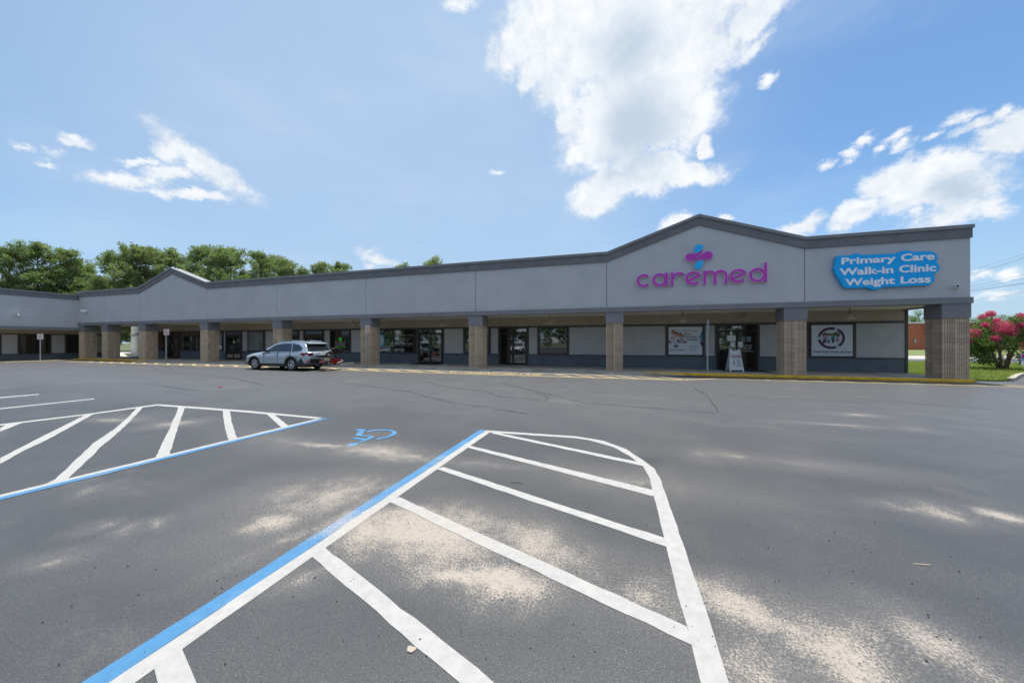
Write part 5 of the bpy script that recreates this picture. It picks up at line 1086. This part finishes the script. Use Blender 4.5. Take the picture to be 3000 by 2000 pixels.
# ================================================================ trees
def rand_unit(n, r=rng):
    a = r.normal(size=(n, 3)); return a/np.linalg.norm(a, axis=1)[:, None]
def tri_mesh(name, V, mt):
    n = len(V)//3; me = bpy.data.meshes.new(name)
    me.vertices.add(len(V)); me.vertices.foreach_set('co', V.astype(np.float32).ravel())
    me.loops.add(3*n); me.loops.foreach_set('vertex_index', np.arange(3*n, dtype=np.int32))
    me.polygons.add(n); me.polygons.foreach_set('loop_start', np.arange(0, 3*n, 3, dtype=np.int32)); me.polygons.foreach_set('loop_total', np.full(n, 3, dtype=np.int32))
    me.materials.append(mt); me.update(); me.validate(); return me
def pine(seed, H=18., base=.22):
    r = np.random.default_rng(seed); tr = MB()
    bend = r.normal(0, .35, 2)
    P = [(bend[0]*sin(t*2.2), bend[1]*sin(t*1.7), H*t*.96) for t in np.linspace(0, 1, 9)]
    tr.tube(P, [.26*(1-t)+.04 for t in np.linspace(0, 1, 9)], 8)
    tips = []
    nb = 64
    for i in range(nb):
        t = base+(1-base)*((i+r.random())/nb)**.85
        a = i*2.4+r.normal(0, .4); prof = (sin(pi*min(1, (t-base)/(1-base)*.78+.20)))**.7
        L = (.9+2.7*prof)*r.uniform(.45, 1.2)
        if t > .93: L = r.uniform(.3, 1.0)
        up = r.uniform(.05, .55)+.5*(t > .8)
        s0 = Vector((bend[0]*sin(t*2.2), bend[1]*sin(t*1.7), H*t*.96)); d = Vector((cos(a), sin(a), up)).normalized()
        mid = s0+d*L*.55+Vector((0, 0, -.08*L)); end = s0+d*L+Vector((0, 0, .12*L))
        tr.tube([s0, mid, end], [.06, .04, .015], 4, False)
        tips += [(end, .62), (s0+d*L*.82+Vector(tuple(r.normal(0, .25, 3))), .6)]
        for _ in range(int(1+L*1.1)):
            u = r.uniform(.35, 1.0); q = s0+d*L*u+Vector((r.normal(0, .5), r.normal(0, .5), r.normal(.12, .22)))
            tr.tube([s0+d*L*u*.9, q], [.02, .01], 3, False); tips.append((q, r.uniform(.38, .62)))
    Vs = []
    for c, s in tips:
        n = 40; d = rand_unit(n, r); d[:, 2] = d[:, 2]*.7+.35; d /= np.linalg.norm(d, axis=1)[:, None]
        side = np.cross(d, rand_unit(n, r)); side /= np.linalg.norm(side, axis=1)[:, None]
        c_ = np.array(c)[None]+r.normal(0, s*.28, (n, 3)); l = (s*r.uniform(.55, 1.05, n))[:, None]; w_ = .085
        V = np.zeros((n*3, 3)); V[0::3] = c_-side*w_*.5; V[1::3] = c_+d*l+side*w_*.6; V[2::3] = c_+d*l-side*w_*.9
        Vs.append(V)
    return tr.mesh('trunk', BARK, True, False), tri_mesh('crown', np.concatenate(Vs), NEEDLE)
PINES = [pine(s, 18, b) for s, b in ((1, .20), (2, .26), (3, .16), (4, .3), (5, .22))]
def broad(seed, H, Rr, mt=LEAF, n=9000, leaf=.16, z0=.25):
    r = np.random.default_rng(seed); tr = MB()
    tr.tube([(0, 0, -.1), (.05, .02, H*.3), (.0, .1, H*.62)], [H*.03, H*.022, H*.012], 8)
    cl = []
    for i in range(34):
        a = i*2.4; t = z0+(1-z0)*r.random(); rad = Rr*sin(pi*min(.97, (t-z0)/(1-z0)*.8+.18))*r.uniform(.35, 1)
        c = Vector((rad*cos(a), rad*sin(a), H*t)); tr.tube([(0, 0, H*(.25+.25*t)), c*.6+Vector((0, 0, H*.2)), c], [H*.012, H*.007, .02], 4, False); cl.append((c, r.uniform(.16, .30)*Rr))
    per = n//len(cl); Vs = []
    for c, s in cl:
        d = rand_unit(per, r)*(r.uniform(.25, 1., per)[:, None]**.6)*s; d[:, 2] *= .75; p = np.array(c)[None]+d+r.normal(0, s*.12, (per, 3))
        a_ = rand_unit(per, r); b_ = np.cross(a_, rand_unit(per, r)); V = np.zeros((per*3, 3)); V[0::3] = p-a_*leaf*.5; V[1::3] = p+a_*leaf*.5; V[2::3] = p+b_*leaf*.8
        Vs.append(V)
    return tr.mesh('trunk', BARK, True, False), tri_mesh('crown', np.concatenate(Vs), mt)
BROADS = [broad(11, 10, 4.2), broad(12, 10, 4.6)]
def plant(name, pair, x, y, H, base_h, rz, label, cat, group, wid=1., z=-.25):
    t = empty(name, (x, y, z), rz, label, cat, group); s = H/base_h; t.scale = (s*wid, s*wid, s)
    link('trunk', pair[0], t); link('crown', pair[1], t); return t
TR = [((-99.1, 30.1), 17.6), ((-97.6, 32.7), 18.9), ((-96.3, 35.2), 18.7), ((-99.8, 38.3), 17.2), ((-102.5, 41.6), 15.6), ((-84.4, 36.8), 17.2), ((-78.0, 36.6), 17.9), ((-80.2, 40.2), 18.5), ((-79.7, 42.4), 18.8),
      ((-70.4, 41.1), 18.3), ((-64.7, 40.8), 17.4), ((-69, 45.7), 18.9), ((-60.9, 44), 17.5), ((-63.6, 49.5), 18.0), ((-53.7, 44.2), 15.6), ((-53.2, 46.4), 14.6), ((-53.1, 50.6), 16.4), ((-47.8, 50.2), 16.2), ((-44.8, 64.7), 18.6), ((-30.7, 53.3), 15.9)]
NTH = ['first', 'second', 'third', 'fourth', 'fifth', 'sixth', 'seventh', 'eighth', 'ninth', 'tenth', 'eleventh', 'twelfth', 'thirteenth', 'fourteenth', 'fifteenth', 'sixteenth', 'seventeenth', 'eighteenth', 'nineteenth', 'twentieth', 'twenty-first']
for i, ((x, y), h) in enumerate(TR):
    lb = f'tall pine behind the mall roof, {NTH[i]} from the left end of the tree line'
    if i == 18: lb = 'distant pine whose tip barely clears the roof left of the middle'
    if i == 19: lb = 'lone pine tip showing above the long roof near the picture middle'
    plant('pine_tree', PINES[i % 5], x, y, h*1.02, 18, i*1.7, lb, 'pine tree', 'pines behind the mall', random.uniform(.85, 1.15))
# second rank that closes the gaps under the crowns: one far-off wood
def wood(name, spots, label, m_n=2):
    A, Tn = [], MB()
    for i, (x, y, h) in enumerate(spots):
        me = PINES[i % 5][1]; V = np.zeros(len(me.vertices)*3, np.float32); me.vertices.foreach_get('co', V); V = V.reshape(-1, 3, 3)[::m_n].reshape(-1, 3)
        s = h/18; a = i*1.3; V = V*s*np.array([1.35, 1.35, 1]); V = np.stack([V[:, 0]*cos(a)-V[:, 1]*sin(a)+x, V[:, 0]*sin(a)+V[:, 1]*cos(a)+y, V[:, 2]-.25], 1); A.append(V)
    return tag(link(name, tri_mesh(name, np.concatenate(A), NEEDLE)), label, 'trees', kind='stuff')
sp = []
r_ = random.Random(3)
for i in range(46):
    t = i/45; x = -118+70*t+r_.uniform(-2, 2); y = 27+27*t+r_.uniform(-2, 8)+(6 if i % 2 else 0)
    sp.append((x, y, r_.uniform(10.5, 13.8)-(2.0 if t > .85 else 0)))
for i in range(14): sp.append((-52-i*3.2+r_.uniform(-1, 1), 33+r_.uniform(0, 5)+i*.2, r_.uniform(7, 10)))
wood('pine_wood', sp, 'dense lower pines and undergrowth filling in behind the front row of pines', 1)
# woods behind the viewpoint, mirrored in the shop windows
sp = [(x+r_.uniform(-2, 2), -44+r_.uniform(-6, 6), r_.uniform(11, 17)) for x in range(-84, 60, 5)]+[(x+r_.uniform(-1, 1), -36+r_.uniform(-2, 2), r_.uniform(4, 6)) for x in range(-84, 62, 3)]
wood('roadside_wood', sp, 'line of green pines across the lot behind the viewpoint', 1)
# right side trees beyond the red building
for i, (x, y, h, k_, lb) in enumerate(((80.5, 124, 10.5, 0, 'round leafy tree above the brick wall between the last shop window and end pillar'), (74, 128, 8.2, 1, 'lower leafy tree left of the round tree beyond the brick wall'), (99, 134, 8.6, 1, 'leafy tree over the red roof just right of the end pillar'),
        (106, 138, 10.6, 0, 'spreading tree over the red roof behind the pink shrub'), (115, 141, 10, 1, 'leafy tree over the red roof right of the pink shrub top'), (124, 144, 9.4, 0, 'rightmost leafy tree beyond the red building'), (90, 131, 8, 0, 'low leafy tree hidden partly by the end pillar'))):
    plant('leafy_tree', BROADS[k_], x, y, h, 10, i*2., lb, 'tree', 'trees beyond the red building', 1.1)
for i, (x, y, h) in enumerate(((-62, 35.5, 7), (-57, 33.5, 6), (-67, 36.5, 6.5))):
    plant('leafy_tree', BROADS[i % 2], x, y, h, 10, i, ['bushy green tree in the gap between the pale building and third pillar', 'small green tree right behind the pale building edge', 'green tree mostly hidden behind the pale building'][i], 'tree', 'bushy trees behind the passage', 1.2)
# ================================================================ crape myrtle
MY = empty('crape_myrtle', (20.5, 26.2, .03), 0, 'pink flowering crape myrtle with several stems on the lawn at right', 'shrub')
r = np.random.default_rng(5); st = MB(); cl = []
for i in range(7):
    a = i*.9+.3; R1 = .55*r.uniform(.5, 1.1); e = Vector((R1*2.3*cos(a)*1.15, R1*2.0*sin(a), r.uniform(1.9, 2.6)))
    st.tube([(cos(a)*.12, sin(a)*.12, -.05), (cos(a)*.22, sin(a)*.2, .5), tuple(e*.55), tuple(e)], [.07, .055, .035, .012], 7)
    for j in range(6):
        u = r.uniform(.35, 1); b = e*u+Vector((r.normal(0, .45), r.normal(0, .4), r.normal(.1, .3))); st.tube([tuple(e*u*.9), tuple(b)], [.015, .006], 4, False); cl.append(b)
part('stem', st, mat('myrtle_bark', (.16, .11, .085), .8, var=.3, vs=8), MY, True)
for _ in range(150):
    a = r.uniform(0, 2*pi); z = .25+2.5*r.random()**1.25; rad = 1.75*sqrt(max(0.05, sin(pi*min(.98, z/3.1))))*r.uniform(.45, 1.05); cl.append(Vector((rad*cos(a)*1.1, rad*sin(a), z)))
Vs = []
for c in cl:
    if c.z < .4: continue
    n = 135; s = r.uniform(.22, .38); d = rand_unit(n, r)*(r.uniform(.1, 1., n)[:, None]**.5)*s; p = np.array(c)[None]+d
    a_ = rand_unit(n, r)*.035; nn = rand_unit(n, r); nn[:, 2] += 1.0; b_ = np.cross(a_, nn); b_ /= np.linalg.norm(b_, axis=1)[:, None]; b_ *= .028
    V = np.zeros((n*6, 3)); V[0::6] = p-a_; V[1::6] = p+b_; V[2::6] = p+a_; V[3::6] = p-a_; V[4::6] = p+a_; V[5::6] = p-b_; Vs.append(V)
link('foliage', tri_mesh('foliage', np.concatenate(Vs), LEAFD), MY)
PINK = leaf_mat('pink_blossom', (.55, .015, .16), (.75, .05, .27), .25)
FL = [(-.95, -.6, 3.10, .20), (-.7, -.9, 2.35, .42), (-.45, -.95, 2.15, .34), (-1.55, -.5, 2.05, .30), (-1.05, -1.0, 1.75, .18), (.35, -.5, 2.95, .2), (.62, -.5, 2.80, .17), (.95, -.3, 3.02, .16), (1.3, -.4, 2.85, .15), (1.1, -1.1, 1.05, .2), (1.35, -1.0, .95, .16), (.7, -1.2, .85, .14), (1.7, -.3, 2.9, .17), (1.9, 0, 2.4, .2), (-.15, -1.1, 2.45, .16), (.25, -1.2, 2.1, .13), (-1.3, -.8, 2.5, .16), (1.5, -1.0, 2.2, .15), (.9, -1.1, 2.45, .14), (-1.7, -.4, 1.6, .15), (1.75, -.9, 1.3, .15), (-.6, -.5, 2.75, .15), (-.2, .8, 3.0, .2), (.4, 1., 2.7, .2)]
for x, y, z, s in FL:
    n = int(900*s/.3); d = rand_unit(n, r)*(r.uniform(.1, 1., n)[:, None]**.5)*s; d[:, 2] *= .95; p = np.array([(x, y, z)])+d; a_ = rand_unit(n, r)*.028; b_ = np.cross(a_, rand_unit(n, r)); V = np.zeros((n*3, 3)); V[0::3] = p-a_; V[1::3] = p+a_; V[2::3] = p+b_*1.3
    link('blossom', tri_mesh('blossom', V, PINK), MY)
    st2 = MB().tube([(x*.75, y*.7, z-.5), (x, y, z)], [.012, .006], 4, False); part('twig', st2, LEAFD, MY)
# low sprouts at its foot
# ================================================================ power lines
WL = [(69.3, 94.59, 16.36, 56.96, 69.86, 14.49), (69.3, 94.59, 15.64, 56.96, 69.86, 14.03), (69.3, 94.59, 15.4, 56.96, 69.86, 13.86), (69.3, 94.59, 12.99, 56.96, 69.86, 11.53), (69.3, 94.59, 12.43, 56.96, 69.86, 11.02), (69.3, 94.59, 12.15, 56.96, 69.86, 10.21), (69.3, 94.59, 10.05, 56.96, 69.86, 8.9)]
ND = ['top', 'second from top', 'third from top', 'fourth from top', 'fifth from top', 'thickest and darkest', 'lowest']
WIRE = mat('wire_dark', (.03, .035, .04), .6)
for i, (x0, y0, z0, x1, y1, z1) in enumerate(WL):
    P = []
    for t in np.linspace(-.55, 1.6, 14): P.append((x0+(x1-x0)*t, y0+(y1-y0)*t, z0+(z1-z0)*t-.25*(1-((t-.5)/1.05)**2)+.20))
    tag(link('power_line', MB().tube(P, .035 if i == 5 else .016, 4).mesh('power_line', WIRE)), f'power line right of the building, the {ND[i]} wire', 'power line', 'wires beyond the right end')
for (t_, lb) in ((-.55, 'wooden utility pole far behind the red building, hidden behind the end pillar'), (1.6, 'wooden utility pole beyond the right side of the lawn, out of view')):
    x = 69.3+(56.96-69.3)*t_; y = 94.59+(69.86-94.59)*t_; zt = 16.36+(14.49-16.36)*t_+.8
    up = empty('utility_pole', (x, y, -.2), 0, lb, 'utility pole', 'poles that carry the wires')
    part('pole', MB().tube([(0, .22, 0), (0, .22, zt)], [.17, .11], 8), BARK, up, True)
    part('crossarm', MB().box(-1.1, 1.1, .05, .17, zt-.9, zt-.78), BARK, up)
